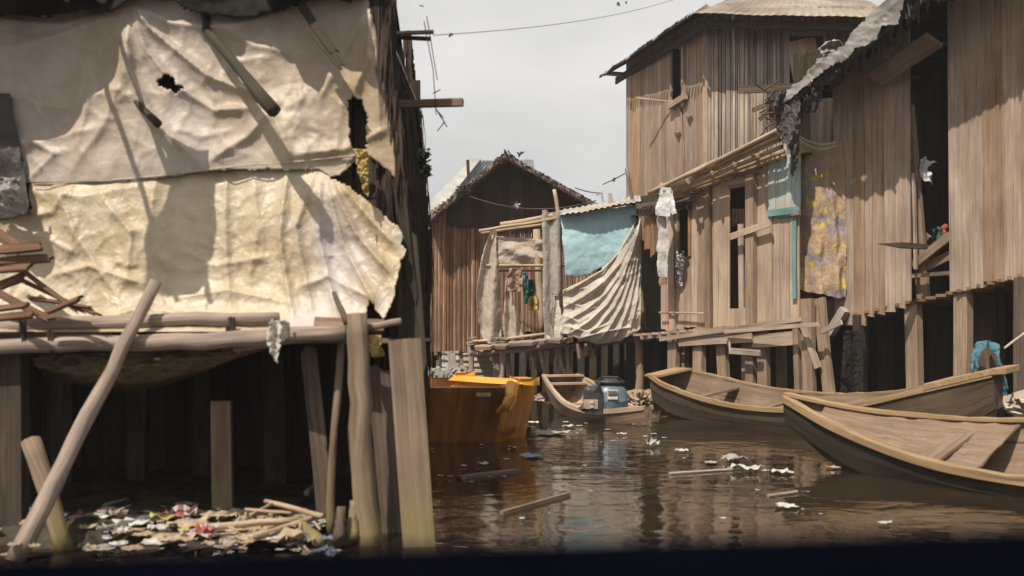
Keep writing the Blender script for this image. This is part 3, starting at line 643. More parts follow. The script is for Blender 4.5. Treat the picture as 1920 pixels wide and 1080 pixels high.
scrap(205, 992, 34, SCR[0], 'white scrap in the shade right of the crossing stakes', 'scrap', 'scrap', .06, .4)
scrap(165, 990, 26, SCR[4], 'tan scrap right beside the crossing stakes', 'scrap', 'scrap', .06, .4)
G4 = 'small litter scattered on the mud bank'
for i in range(70):
    px = random.uniform(180, 640); py = random.uniform(958, 1042)
    if i < 26: px = random.uniform(-20, 240)
    scrap(px, py, random.uniform(7, 24), SCR[random.choice([0, 4, 4, 6, 6, 4, 6, 6, 4, 4, 5, 1])], 'small scrap of litter on the mud under the left house', 'scrap', 'litter', random.uniform(.05, .12), random.uniform(.2, .9), G4)
for i in range(36):
    px = random.uniform(190, 610); py = random.uniform(965, 1030)
    scrap(px, py, random.uniform(30, 60), SCR[random.choice([4, 6, 4, 0])], 'dull torn sheet of packaging lying on the mud bank', 'packaging', 'packaging', random.uniform(.04, .1), random.uniform(.15, .4), 'dull packaging on the mud bank')
def ground_stick(a, b, r, mat, label, z=.09, cat='stick', name='stick', group=None):
    Ya = (CH-z)*F/(a[1]-H0); Yb = (CH-z)*F/(b[1]-H0); g = G(); g.tube([P(*a, Ya), P(*b, Yb)], r, 7, .12, sub=5); return g.root(name, mat, label, cat, group, smooth=True)
ground_stick((498, 940), (604, 968), .017, W_POLE, 'peeled stick forming the far side of the V shaped pair on the bank', .15)
ground_stick((606, 966), (470, 1008), .018, W_POLE, 'peeled stick forming the near side of the V shaped pair on the bank', .12)
ground_stick((372, 990), (560, 974), .02, W_POLE, 'long straight pale stick lying level across the rubbish', .13)
ground_stick((470, 965), (510, 945), .01, W_POLE, 'short pale stick tilted up behind the V shaped pair', .15)
ground_stick((460, 955), (545, 962), .01, W_POLE, 'thin stick lying inside the V shaped pair', .16)
ground_stick((560, 978), (598, 1016), .035, W_NEAR, 'short thick yellow brown log end pointing at the viewer', .1, 'log', 'log')
ground_stick((200, 968), (248, 946), .012, W_GREY, 'thin grey stick in the shade behind the leaning pole', .08)
ground_stick((195, 948), (240, 936), .014, W_GREY, 'grey stick farthest back in the shade', .08)
ground_stick((575, 925), (596, 905), .02, W_GREY, 'grey chip leaning on the leaning plank post', .15)
for i in range(34):
    px = random.uniform(400, 610); py = random.uniform(950, 1030); a = random.random()*6.3; l = random.uniform(10, 34)
    ground_stick((px, py), (px+l*math.cos(a), py+l*.4*math.sin(a)), random.uniform(.004, .009), W_POLE, 'short pale splinter on the mud bank', random.uniform(.08, .15), 'splinter', 'splinter', 'pale splinters scattered over the rubbish')
for i in range(16):
    px = random.uniform(-10, 60) if i < 10 else random.uniform(450, 530); py = random.uniform(958, 985); z = .08; Y = (CH-z)*F/(py-H0); c = P(px, py, Y)
    g = G(); n = 8; r = random.uniform(.03, .055); V = []; fs = []
    for j in range(5):
        ph = math.pi*j/4
        for k in range(n):
            th = 2*math.pi*k/n; d = Vector((math.sin(ph)*math.cos(th), math.sin(ph)*math.sin(th), math.cos(ph)*.7)); V.append(c+d*r*(1+.25*noise.noise(d*1.5+Vector((i, 0, 0)))))
    for j in range(4):
        for k in range(n): fs.append([j*n+k, (j+1)*n+k, (j+1)*n+(k+1) % n, j*n+(k+1) % n])
    g.add(V, fs, [[(0, 0)]*4]*len(fs)); g.root('stone', SCR[4], 'rounded tan stone on the mud under the left house', 'stone', 'rounded stones on the mud bank', smooth=True)

# ================================================================ DARK RAIL OF THE VIEWER'S OWN BOAT
g = G()
sec = [(.60, 0), (.625, -.012), (.64, -.04), (.63, -.09), (.62, -.5), (.55, -1.2), (.40, -1.2), (.44, -.5), (.45, -.09), (.44, -.04), (.46, -.01), (.50, 0)]
xs_ = [-2.6, -1.5, -.8, -.4, -.2, 0, .2, .4, .8, 1.5, 2.6]; V = []; fs = []; us = []; n = len(sec)
for x in xs_:
    for (y, z) in sec: V.append((x, y+.02*0, CH-.125+.028*x+z))
for i in range(len(xs_)-1):
    for k in range(n): fs.append([i*n+k, i*n+(k+1) % n, (i+1)*n+(k+1) % n, (i+1)*n+k]); us.append([(0, 0)]*4)
fs += [list(range(n)), [(len(xs_)-1)*n+k for k in range(n)]]; us += [[(0, 0)]*n]*2
g.add(V, fs, us); g.root('boat_side', M_RAIL, 'dark blurred side rail of the boat the viewer rides in, along the bottom', 'boat', smooth=False, bevel=.006)
# ================================================================ BACK HOUSE WITH BAMBOO GABLE
BW = Wall(806, 22, 1120, 22.6)
bh = empty('bamboo_house', 'dark gabled bamboo house standing behind the washing stall in the centre', 'house', P(960, 700, 24))
g = G(); BW.planks(g, 808, 1120, [(806, 396), (945, 302), (1120, 392)], [(806, 662), (905, 660), (1120, 655)], wd=.085, vary=.3, round=True, jag=.06, depth=.02); g.build('wall', W_BAMB, bh)
g = G()
for i in range(12): g.board(BW.at(808, 700, 0)+Vector((.02, .2+i*.5, -2.4)), BW.at(808, 400, 0)+Vector((.02, .2+i*.5, 0)), .5, .02, (-1, 0, 0), 1, 1)
for i in range(12): g.board(BW.at(1118, 700, 0)+Vector((0, .2+i*.5, -2.4)), BW.at(1118, 400, 0)+Vector((0, .2+i*.5, 0)), .5, .02, (1, 0, 0), 1, 1)
for i in range(10): a = BW.at(806+i*34, 700, -5.9); g.board((a.x, a.y, -.2), (a.x, a.y, 4), .5, .02, (0, -1, 0), 1, 1)
g.build('wall', W_DARK, bh)
g = G(); BW.planks(g, 840, 1100, [(840, 378), (945, 305), (1100, 384)], [(840, 424), (900, 432), (1010, 436), (1100, 420)], wd=.22, off=.07, jag=.05); g.build('gable_board', W_DARK, bh)
g = G(); BW.planks(g, 846, 884, [(846, 378), (884, 350)], [(846, 424), (884, 420)], wd=.16, off=.1, jag=.05); g.build('gable_board', W_DARK, bh)
RA = P(947, 290, 21.45); RL = P(800, 414, 21.45); RR = P(1126, 390, 21.9)
back = Vector((.35, 7.2, 0))
def slope(g, a, b, back, n, th=.05, cs=.0, jag=.08):
    nn = (b-a).cross(back).normalized(); nn = nn if nn.z > 0 else -nn
    for i in range(n):
        t0 = i/n; p = a.lerp(b, t0+.5/n)
        g.board(p+Vector((0, -abs(rnd(jag)), .004*i)), p+back, (b-a).length/n*1.15, th, nn, 3, 2, 0, .012)
g = G(); slope(g, RA, RL, back, 9); g.build('roof', M_METR, bh)
g = G(); slope(g, RA, RR, back, 9); g.build('roof', M_METR, bh)
g = G()
def edge(a, b, n, lo=.35):
    for i in range(n):
        t = random.random(); p = a.lerp(b, t)+Vector((rnd(.03), rnd(.12), rnd(.05)))
        d = Vector((rnd(.5), rnd(.4), -1)).normalized()*random.uniform(.06, lo); s = Vector((random.uniform(.01, .03), 0, 0))
        g.add([p-s, p+s, p+d+s*.3, p+d-s*.3], [[0, 1, 2, 3]], [[(0, 0), (.03, 0), (.03, .2), (0, .2)]])
edge(RA, RL, 500, .11); edge(RA, RR, 500, .1)
for i in range(7): p = RA+Vector((rnd(.2)+.15, rnd(.2), -.02)); g.tube([p, p+Vector((rnd(.1), rnd(.1), random.uniform(.04, .13)))], .014, 5)
for i in range(60):
    p = P(868+rnd(8), 358+rnd(8), 21.3); g.tube([p, p+Vector((rnd(.1), rnd(.1), rnd(.07)))], .012, 4)
g.build('ragged_verge', THATCH, bh, solid=.01)
g = G(); g.tube([RA+Vector((0, -.05, -.05)), RL+Vector((0, -.05, -.05))], .045, 7, sub=5); g.build('verge_pole', W_BROWN, bh)
g = G(); g.tube([RA+Vector((0, -.05, -.05)), RR+Vector((0, -.05, -.05))], .045, 7, sub=5); g.build('verge_pole', W_BROWN, bh)
g = G()
for i in range(15): a = BW.at(808+i*22, 655, -.3); g.board((a.x, a.y+.1, .9+rnd(.03)), (a.x, a.y+5.6, .9), .3, .04, (0, 0, 1), 1, 1)
g.build('floor', W_BROWN, bh)
for x in (822, 868, 915, 970, 1030, 1090):
    g = G(); p = BW.at(x, 700, -.1); g.tube([(p.x, p.y, -.2), (p.x, p.y, .95)], .07, 8); g.build('post', W_BROWN, bh)
g = G()
for i in range(16): a = P(935+i*22, 640, 21.6); g.board((a.x, a.y, -.2), (a.x+rnd(.03), a.y, 1.3), .36, .02, (0, -1, 0), 1, 1)
g.build('skirt_board', W_BLACK, bh)  # dark backing boards added for the shade under the stall
# house behind with metal roof
h2 = empty('metal_roofed_house', 'house far back on the left showing only its blue grey and pale metal hipped roof', 'house', P(840, 700, 28))
A, B, C, D = P(770, 425, 23.6), P(893, 302, 26.5), P(1000, 300, 30), P(1010, 425, 25)
def sheetroof(name, pts, mat, parent, nrib=14, th=.02, amp=.02):
    """corrugated sheet between bottom-left, top-left, top-right, bottom-right"""
    a, b, c, d = pts; g = G(); nx = nrib*6; ny = 6; V = []; nn = (d-a).cross(b-a).normalized()
    for j in range(ny+1):
        for i in range(nx+1):
            u = i/nx; v = j/ny; p = a.lerp(d, u).lerp(b.lerp(c, u), v); V.append(p+nn*amp*math.sin(u*nrib*6.283)+nn*.02*N2(u*5, v*5))
    fs = [[j*(nx+1)+i, j*(nx+1)+i+1, (j+1)*(nx+1)+i+1, (j+1)*(nx+1)+i] for j in range(ny) for i in range(nx)]
    g.add(V, fs, [[(0, 0)]*4]*len(fs)); return g.build(name, mat, parent, smooth=True, solid=th)
sheetroof('roof', (A, B, C, D), M_METB, h2, 20)
sheetroof('roof', (P(765, 418, 24.6), P(889, 299, 27), B+Vector((.1, .1, .05)), A+Vector((.2, .2, .08))), M_METL, h2, 2)
sheetroof('ridge_sheet', (A+Vector((0, -.05, .1)), B+Vector((-.15, 0, .05)), B+Vector((.12, -.05, .04)), A+Vector((.5, -.05, .12))), M_METL, h2, 1, amp=.01)
g = G()
for i in range(7): a = P(790+i*28, 500, 25.2); g.board((a.x, a.y, -.2), (a.x, a.y, 3.9), .45, .03, (0, -1, 0), 1, 1)
g.build('wall', W_BROWN, h2)
g = G(); g.tube([P(879, 345, 22.2), P(877, 300, 22.2)], .035, 7); g.root('chimney_pole', W_DARK, 'short dark pole standing up from the metal roof at the back', 'pole')
# ================================================================ corrugated sheets and rubble at the foot of the bamboo wall
def corr(name, x0, y0, x1, y1, Y, nr, amp, mat, label, horiz=True, tilt=0.2, cat='metal sheet'):
    g = G(); nx, ny = (10, nr*6) if horiz else (nr*6, 10); V = []
    for j in range(ny+1):
        for i in range(nx+1):
            u = i/nx; v = j/ny; p = P(lerp(x0, x1, u), lerp(y0, y1, v)+4*math.sin(u*2)*0, Y+tilt*(.5-v))
            V.append(p+Vector((0, -amp*math.sin((v if horiz else u)*nr*6.283)+.02*N2(u*3, v*3), .015*N2(u*4, v*2, 3))))
    fs = [[j*(nx+1)+i, j*(nx+1)+i+1, (j+1)*(nx+1)+i+1, (j+1)*(nx+1)+i] for j in range(ny) for i in range(nx)]
    g.add(V, fs, [[(0, 0)]*4]*len(fs)); return g.root(name, mat, label, cat, None, smooth=True, solid=.006)
corr('corrugated_sheet', 868, 662, 932, 728, 19.6, 6, .025, M_MET, 'grey corrugated sheet with level ridges propped under the stall, right of the grey post')
corr('corrugated_sheet', 828, 658, 862, 722, 19.9, 5, .022, M_METR, 'narrow corrugated sheet between the bamboo wall and the grey post')
def rubble(name, cx, cy, Y, wx, wz, n, mat, label, cat='rubble', sz=(.04, .13)):
    g = G()
    for i in range(n):
        q = abs(rnd()); c = P(cx+rnd(wx), cy-random.random()*wz, Y+rnd(.35)); s = random.uniform(*sz)
        d = Vector((rnd(), rnd(), rnd()*.4)).normalized(); e = d.cross(Vector((rnd(), rnd(), 1))).normalized()
        g.board(c-d*s, c+d*s, s*1.1, s*.4, e, 2, 2, s*.3, s*.2)
    o = g.root(name, mat, label, cat); o['kind'] = 'stuff'; return o
rubble('rubble_pile', 828, 728, 19.4, 40, 36, 160, SCR[6], 'heap of grey rubble and scraps at the foot of the bamboo wall')
rubble('rubble_pile', 1205, 752, 16.9, 42, 16, 170, SCR[4], 'heap of tan rubbish round the stall post behind the canoe bow')
g = G(); g.board(P(852, 735, 19.3), P(846, 662, 19.3), .15, .05, (0, -1, 0), 3, 2, .01); g.root('short_post', W_GREY, 'short grey board post between the two corrugated sheets', 'post')

# ================================================================ WASHING STALL
ST = 18.0
st = empty('washing_stall', 'open pole stall on stilts in the centre, hung with a blue and a cream tarp', 'stall', P(1060, 740, 18.6))
def pole(name, pts, r, mat, parent, sub=4):
    g = G(); g.tube([P(*p) for p in pts], r, 8, .08, sub=sub); return g.build(name, mat, parent, smooth=True)
g = G(); board_px(g, 932, 722, ST, 925, 432, ST, 13, .06, k=4); g.build('post', W_BROWN, st)
pole('post', [(940, 735, 17.9), (944, 640, 17.9)], .06, W_RND, st)
pole('post', [(956, 735, 18.3), (950, 645, 18.3)], .05, W_RND, st)
pole('post', [(886, 735, 18.4), (882, 640, 18.4)], .05, W_RND, st)
pole('post', [(1053, 640, ST), (1050, 420, ST), (1039, 355, ST)], .035, W_POLE, st)
pole('post', [(1026, 640, 18.6), (1022, 394, 18.6)], .055, W_BROWN, st)
pole('post', [(1197, 760, 17.6), (1200, 690, 17.6), (1197, 620, 17.6)], [.09, .075, .08], W_POST, st)
pole('post', [(1210, 640, 18), (1190, 400, 18), (1175, 316, 18)], .035, W_BROWN, st)
pole('post', [(1018, 640, 19.2), (1006, 430, 19.2)], .07, W_POLE, st)
pole('floor_pole', [(880, 662, 17.9), (985, 655, 17.9), (1066, 642, 17.9)], .055, W_RND, st)
pole('floor_pole', [(886, 657, 18.6), (1060, 650, 18.6), (1240, 630, 18.4)], .06, W_BROWN, st)
pole('floor_pole', [(880, 642, 17.85), (960, 634, 17.85), (1056, 622, 17.85)], .028, W_POLE, st)
pole('floor_pole', [(930, 645, 18.1), (1050, 632, 18.1)], .03, W_BROWN, st)
pole('rail', [(908, 498, 17.9), (1062, 498, 17.9)], .026, W_POLE, st)
pole('rail', [(918, 508, 18.1), (1020, 507, 18.1)], .02, W_POLE, st)
pole('roof_pole', [(938, 421, 17.85), (1060, 402, 17.85), (1192, 377, 17.7)], .045, W_POLE, st)
pole('roof_pole', [(898, 433, 17.8), (980, 420, 17.8), (1050, 408, 17.8)], .03, W_POLE, st)
pole('roof_pole', [(902, 437, 18.0), (1000, 424, 18.0), (1052, 414, 18.0)], .028, W_POLE, st)
g = G()
for i in range(26):
    x = 885+i*13; p = P(x, 646-.09*(x-885), 17.9); g.board(p+Vector((0, 0, rnd(.02))), p+Vector((rnd(.03), 2.4, -.03)), .12, .05, (0, 0, 1), 2, 1)
g.build('floor', W_BROWN, st)
g = G()
for i in range(20):
    x = 890+random.random()*150; p = P(x, 652-.1*(x-885), 17.75); g.board(p, p+Vector((random.uniform(.15, .4), rnd(.2), rnd(.02))), .1, .06, (0, -.4, 1), 2, 1, .03)
g.build('floor_edge', W_RND, st)
sheetroof('roof', (P(1050, 404, 17.55), P(1045, 396, 19.6), P(1200, 366, 19.9), P(1202, 376, 17.4)), M_METL, st, 14, .01, .012)
g = G()
for i in range(60):
    x = random.uniform(985, 1120); Y = 18.1+random.random()*1.2; p = P(x, 646-.08*(x-985)+6, Y); l = random.uniform(.1, .5)*(1 if x < 1075 else .6)
    g.board(p, p+Vector((rnd(.06), rnd(.05), -l)), random.uniform(.02, .05), .015, (0, -1, 0), 2, 1, .01, .01)
for (x0, x1, yb, w_) in [(1060, 1066, 690, .06), (1040, 1058, 700, .06), (1082, 1086, 672, .05), (1098, 1100, 668, .05), (1008, 1022, 704, .07)]:
    g.board(P(x0, 642, 18), P(x1, yb, 18), w_, .04, (0, -1, 0), 3, 1)
o = g.build('hanging_slat', W_RND, st); o['kind'] = 'stuff'
for x in (884, 928, 941, 1050):
    g = G(); p = P(x, 640, 17.85); g.tube([p+Vector((-.08+.17*(k % 2), -.07-.03*(k % 3 == 0), -.07+.02*k)) for k in range(8)], .012, 5, sub=2); g.build('lashing', W_RND, st)
# cloths on the stall
def cz(fx): return lambda x, y, u, v: fx(x, y, u, v)
cloth('hung_cloth', T_GREYC, [[(928+i*92/4, 442+2*i, 17.95) for i in range(5)], [(928+i*92/4, 474, 17.9) for i in range(5)], [(928+i*92/4, 506, 17.95) for i in range(5)]], 90, 60,
      lambda x, y, u, v: .05*math.sin((y-445-(x-930)*.42)/6.0)*min(1, (x-930)/40)+.03*fbm(x/22, y/16)+.02,
      lambda x, y: inpoly(x, y, [(930, 443), (1018, 450), (1019, 486), (1012, 484), (1006, 476), (1000, 492), (990, 500), (960, 502), (935, 500)]), label='grey beige cloth stretched across the upper left bay of the stall', cat='cloth', rag=1.5)
cloth('hung_cloth', T_GREYC, [[(915, 438, 17.9), (922, 438, 17.9), (932, 440, 17.9)], [(902, 490, 17.85), (918, 500, 17.85), (938, 500, 17.9)], [(893, 560, 17.85), (918, 560, 17.85), (940, 560, 17.9)], [(898, 635, 17.9), (918, 645, 17.85), (940, 648, 17.9)]], 44, 120,
      lambda x, y, u, v: .06*math.sin(u*9+v*3)+.03*fbm(x/14, y/30), lambda x, y: inpoly(x, y, [(916, 440), (930, 442), (936, 520), (940, 645), (908, 648), (896, 600), (892, 540), (900, 490)]), label='long grey beige cloth hanging down the left edge of the stall', cat='cloth', rag=2)
cloth('hung_cloth', T_GREYC, [[(950+i*7, 508, 18.0) for i in range(4)], [(944+i*11, 560, 17.95) for i in range(4)], [(942+i*14, 640, 17.95) for i in range(4)]], 44, 90,
      lambda x, y, u, v: .05*math.sin(u*12+v)+.03*fbm(x/14, y/30), lambda x, y: inpoly(x, y, [(952, 512), (960, 520), (962, 560), (972, 600), (984, 640), (944, 646), (944, 580), (948, 530)]), label='narrow tapering cloth hanging to the floor beside the brown rag in the stall', cat='cloth', rag=2)
cloth('hung_cloth', T_GREY2, [[(1016+i*12, 400-i*2, 17.8) for i in range(4)], [(1016+i*12, 480, 17.8) for i in range(4)], [(1016+i*12, 560, 17.8) for i in range(4)], [(1016+i*12, 640, 17.8) for i in range(4)]], 50, 160,
      lambda x, y, u, v: .03*math.sin(u*10)+.02*fbm(x/14, y/40), lambda x, y: inpoly(x, y, [(1017, 402), (1051, 396), (1053, 545), (1044, 556), (1036, 548), (1036, 570), (1033, 600), (1040, 640), (1020, 642), (1018, 560)]), label='long dull grey cloth hanging on the stall just left of the blue tarp', cat='cloth', rag=2)
cloth('hung_cloth', T_WHITE, [[(1036, 550, 17.85), (1044, 552, 17.8), (1052, 560, 17.8)], [(1036, 600, 17.8), (1046, 600, 17.75), (1060, 600, 17.75)], [(1036, 642, 17.8), (1048, 642, 17.72), (1066, 640, 17.75)]], 30, 70,
      lambda x, y, u, v: .05*math.sin(u*8+v*4)+.02*fbm(x/9, y/14), lambda x, y: inpoly(x, y, [(1037, 552), (1046, 556), (1056, 610), (1060, 640), (1040, 644), (1036, 600)]), label='white cloth end hanging between the grey cloth and the cream tarp', cat='cloth', rag=2)
cloth('white_scrap', T_WHITE, [[(1010+i*8, 628+j*8, 17.75) for i in range(4)] for j in range(3)], 20, 16, lambda x, y, u, v: .03*math.sin(u*9), lambda x, y: inpoly(x, y, [(1024, 626), (1036, 634), (1034, 642), (1020, 636)]), label='tiny white rag below the grey cloth on the stall rail', cat='rag')
def rag(px, py, w_, h_, Y, mat, label, ph=0.0):
    cloth('hanging_rag', mat, [[(px-w_/2+w_*i/3*(1 if j else .6)+(w_*.2 if not j else 0), py+h_*j/3, Y) for i in range(4)] for j in range(4)], 26, 34,
          lambda x, y, u, v: .06*math.sin(u*9+ph)*(.3+v)+.05*fbm(x/9, y/12, ph), lambda x, y: True if N2(x/5, y/5, ph) > -.35 or y < py+h_*.7 else False, label=label, cat='rag', thick=.008)
rag(966, 503, 30, 44, 17.82, T_RAG, 'brown rag bunched over the rail in the middle of the stall')
rag(983, 510, 14, 34, 17.9, T_TEALRAG, 'small teal rag beside the brown one in the stall', 3)
rag(993, 524, 22, 46, 18.2, T_GREEN, 'dark green cloth hanging behind the teal rag', 5)
rag(1000, 555, 20, 26, 18.1, T_YEL, 'yellow green bundle hanging from the bamboo in the stall', 7)
cloth('blue_tarp', T_BLUE, [[(1050+i*36, 402-i*5.5, 17.8-.02*i) for i in range(5)], [(1052+i*35, 430-i*3, 17.72) for i in range(5)], [(1054+i*34, 470, 17.70) for i in range(5)], [(1056+i*33, 512, 17.72) for i in range(5)], [(1058+i*33, 560, 17.8) for i in range(5)]], 130, 100,
      lambda x, y, u, v: .05*math.sin(u*7+1)*math.sin(v*3.1)+.04*fbm(x/70, y/60),
      lambda x, y: inpoly(x, y, [(1051, 404), (1120, 394), (1190, 384), (1196, 420), (1160, 480), (1110, 512), (1085, 520), (1060, 516)]), label='light blue tarp hung under the roof of the stall', cat='tarp', rag=2)
CRF = []
for (x1, y1, bx, by, A, wd) in [(1046, 556, 26, 22, .12, 5), (1050, 580, 34, 34, .15, 6), (1054, 606, 34, 48, .12, 6), (1064, 628, 30, 58, .15, 7), (1090, 636, 26, 58, .12, 7), (1118, 642, 22, 50, .13, 7), (1148, 640, 18, 40, .12, 7), (1176, 630, 14, 30, .11, 7), (1200, 614, 10, 16, .09, 6), (1216, 600, 4, 8, .06, 6), (1100, 560, 10, 10, .07, 4)]:
    x0, y0 = 1196, 410; CRF.append(([(lerp(x0, x1, t)+bx*math.sin(3.14*t)*.7, lerp(y0, y1, t)+by*math.sin(3.14*t)*.55) for t in (0, .2, .4, .6, .8, 1)], A, wd))
for (pts, A, wd) in [([(1058, 565), (1090, 575), (1130, 560)], .06, 4), ([(1056, 590), (1085, 605), (1110, 590)], .06, 4), ([(1060, 612), (1100, 622), (1150, 604)], .07, 4), ([(1080, 636), (1130, 622), (1190, 612)], .08, 4), ([(1060, 545), (1100, 540), (1128, 520)], .05, 4)]: CRF.append((pts, A, wd))
for i in range(50):
    x = rr_.uniform(1050, 1215); y = rr_.uniform(440, 635); a = rr_.uniform(1.7, 2.6); l = rr_.uniform(6, 20); CRF.append(([(x, y), (x+l*math.cos(a), y+l*math.sin(a)), (x+2*l*math.cos(a+.3), y+2*l*math.sin(a+.3))], rr_.uniform(.01, .03), rr_.uniform(2, 3.5)))
def cream_disp(x, y, u, v):
    return folds(CRF, x, y)+.05*fbm(x/60, y/50, 2, 2)+.1*math.exp(-((y-632)/14)**2)+.03
cloth('cream_tarp', T_CREAM, [[(1040+i*40, y+dy*(4-i)/4, Y-.02*i) for i in range(5)] for (y, dy, Y) in [(400, 0, 17.66), (470, 10, 17.55), (550, 8, 17.42), (600, 8, 17.34), (650, 4, 17.5)]], 230, 200, cream_disp,
      lambda x, y: inpoly(x, y, [(1054, 548), (1075, 535), (1100, 525), (1130, 505), (1155, 482), (1175, 455), (1190, 425), (1196, 410), (1202, 412), (1208, 450), (1213, 520), (1216, 580), (1224, 602), (1222, 618), (1206, 612), (1190, 624), (1160, 640), (1120, 645), (1080, 634), (1052, 624), (1040, 620), (1050, 600), (1058, 580)]),
      label='big cream tarp draped in deep folds across the right bay of the stall', cat='tarp', rag=2.5, thick=.006)
g = G(); g.tube([P(1056, 546, 17.35), P(1090, 530, 17.3), P(1130, 507, 17.3), P(1160, 474, 17.35), P(1198, 408, 17.6)], .022, 6, .1, sub=4); g.root('rope', M_ROPE, 'pale rolled cord along the top hem of the cream tarp', 'cord', smooth=True)
# wires
def wire(pts, r, label, name='wire', sag=0, mat=None, n=14):
    q = [P(*p) for p in pts]; g = G()
    if len(q) == 2: q = [q[0].lerp(q[1], i/n)+Vector((0, 0, -sag*4*(i/n)*(1-i/n))) for i in range(n+1)]
    g.tube(q, r, 5, 0); return g.root(name, mat or M_WIRE, label, 'wire')
wire([(812, 66, 6.9), (1320, -22, 15)], .0028, 'thin wire crossing the sky from the left house', sag=.12)
wire([(880, 368, 20.7), (1118, 376, 20.7)], .012, 'thin wire sagging across the dark gable of the bamboo house', sag=.22)
wire([(1078, 352, 20.5), (1130, 362, 20.5)], .012, 'short wire over the right verge of the bamboo house', sag=.03)
def tuft(px, py, Y, s, mat, label, n=14, name='caught_scrap', cat='scrap'):
    g = G(); c = P(px, py, Y)
    for i in range(n):
        d = Vector((rnd(), rnd(), rnd())).normalized()*s; e = Vector((rnd(), rnd(), rnd())).normalized()*s*.35
        g.add([c-e, c+e, c+d+e*.4, c+d-e*.4], [[0, 1, 2, 3]], [[(0, 0)]*4])
    g.root(name, mat, label, cat, solid=.002)
tuft(845, 65, 7.05, .018, M_BLACK, 'tiny dark knot on the sky wire beside the left house')
tuft(1160, 8, 11.7, .028, M_BLACK, 'dark scrap tangled on the sky wire near the top', 20)
tuft(1174, 5, 11.7, .016, M_BLACK, 'smaller dark scrap right of the tangle on the sky wire', 20)
tuft(969, 384, 20.65, .09, SCR[0], 'white clip of cloth on the wire over the dark gable')
tuft(1150, 337, 17.8, .05, M_BLACK, 'small dark knot on the twig left of the tall house')
g = G(); g.tube([P(1130, 346, 17.8), P(1152, 336, 17.8), P(1172, 325, 17.9)], .012, 5); g.root('twig', W_BROWN, 'thin twig sticking out left from the corner of the tall house', 'twig')
g = G(); g.tube([P(1118, 366, 19), P(1128, 362, 19), P(1130, 378, 19)], .018, 6); g.root('bent_rod', W_GREY, 'small bent rod standing on the stall roof', 'rod')
g = G(); g.board(P(1146, 384, 18.4), P(1144, 362, 18.4), .09, .03, (0, -1, 0), 2, 2, .02, taper=.7); g.root('roof_stub', W_GREY, 'short pale stub of board standing on the stall roof', 'board')

# ================================================================ TALL HOUSE
TF = Wall(1325, 19, 1760, 18.4); TS = Wall(1175, 23, 1325, 19)
th_ = empty('tall_house', 'tall two storey wooden house with a metal hipped roof, right of the sky', 'house', P(1400, 730, 21))
g = G(); TF.planks(g, 1325, 1700, [(0, 12)], [(0, 640)], wd=.062, th=.03, holes=[(1478, 1546, 64, 170)], jag=.02, off=0, depth=.022, gap=.012, vary=.45); g.build('wall', W_GREY, th_)
g = G(); TS.planks(g, 1175, 1325, [(1175, 112), (1325, 8)], [(0, 640)], wd=.24, th=.03, holes=[(1258, 1282, 90, 192)], jag=.02, depth=.008); g.build('wall', W_TALL, th_)
g = G()
for i in range(12): a = TF.at(1330+i*38, 600, -5.5); g.board((a.x, a.y, -.2), (a.x, a.y, 7), .8, .03, (0, -1, 0), 1, 1)
for i in range(14): a = TF.b+Vector((.2, i*.45, 0)); g.board((a.x, a.y, -.2), (a.x, a.y, 7), .46, .03, (1, 0, 0), 1, 1)
TF.planks(g, 1326, 1700, [(0, 20)], [(0, 640)], wd=.5, holes=[(1474, 1550, 60, 174)], off=-.07)
for i in range(12): p = TS.a+Vector((i*.5+.32, .05*i, 0)); g.board((p.x, p.y+.1, -.2), (p.x, p.y+.1, 7), .5, .03, (0, 1, 0), 1, 1)
g.build('wall', W_DARK, th_)
g = G(); g.board(TS.at(1322, 640, .03), TS.at(1323, 30, .03), .09, .05, (-.3, -1, 0), 4, 1); g.build('corner_post', W_PALE, th_)
g = G(); g.board(TF.at(1414, 170, .03), TF.at(1415, 50, .03), .05, .03, TF.n, 3, 1); g.board(TF.at(1410, 300, .03), TF.at(1412, 165, .03), .04, .03, TF.n, 3, 1); g.build('batten', W_BROWN, th_)
g = G(); g.tube([TS.at(1276, 200, .03), TS.at(1280, 250, .03), TS.at(1286, 370, .03)], .025, 5, sub=3); g.build('batten', W_BROWN, th_)
for (x, y) in [(1268, 248), (1290, 218)]:
    g = G(); g.tube([TS.at(x, y, .02), TS.at(x+5, y+3, .06)], .045, 7); g.build('knot', W_BROWN, th_)
g = G()
for i in range(16): p = TS.at(1230+i*5, 150, -.55); g.board((p.x, p.y, 4.6), (p.x, p.y, 7.6), .22, .02, TS.n, 1, 1)
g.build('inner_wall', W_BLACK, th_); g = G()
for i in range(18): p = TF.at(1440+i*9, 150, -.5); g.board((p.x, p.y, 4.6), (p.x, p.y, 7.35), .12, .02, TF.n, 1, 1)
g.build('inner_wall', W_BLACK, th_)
# window in the side wall
wn = G(); wn.board(TS.at(1281, 200, .05), TS.at(1281, 88, .05), .09, .06, TS.n, 2, 1); wn.board(TS.at(1258, 192, .04), TS.at(1258, 95, .04), .05, .05, TS.n, 2, 1)
wf = wn.build('window', W_TALL, th_)
wn = G(); wn.board(TS.at(1255, 200, .09), TS.at(1286, 180, .09), .08, .12, (0, 0, 1), 2, 1); wn.build('sill', W_LIGHT, wf)
g = G(); g.board(TS.at(1262, 190, -.25), TS.at(1262, 95, -.25), .5, .02, TS.n, 1, 1); g.build('shutter', W_DARK, wf)
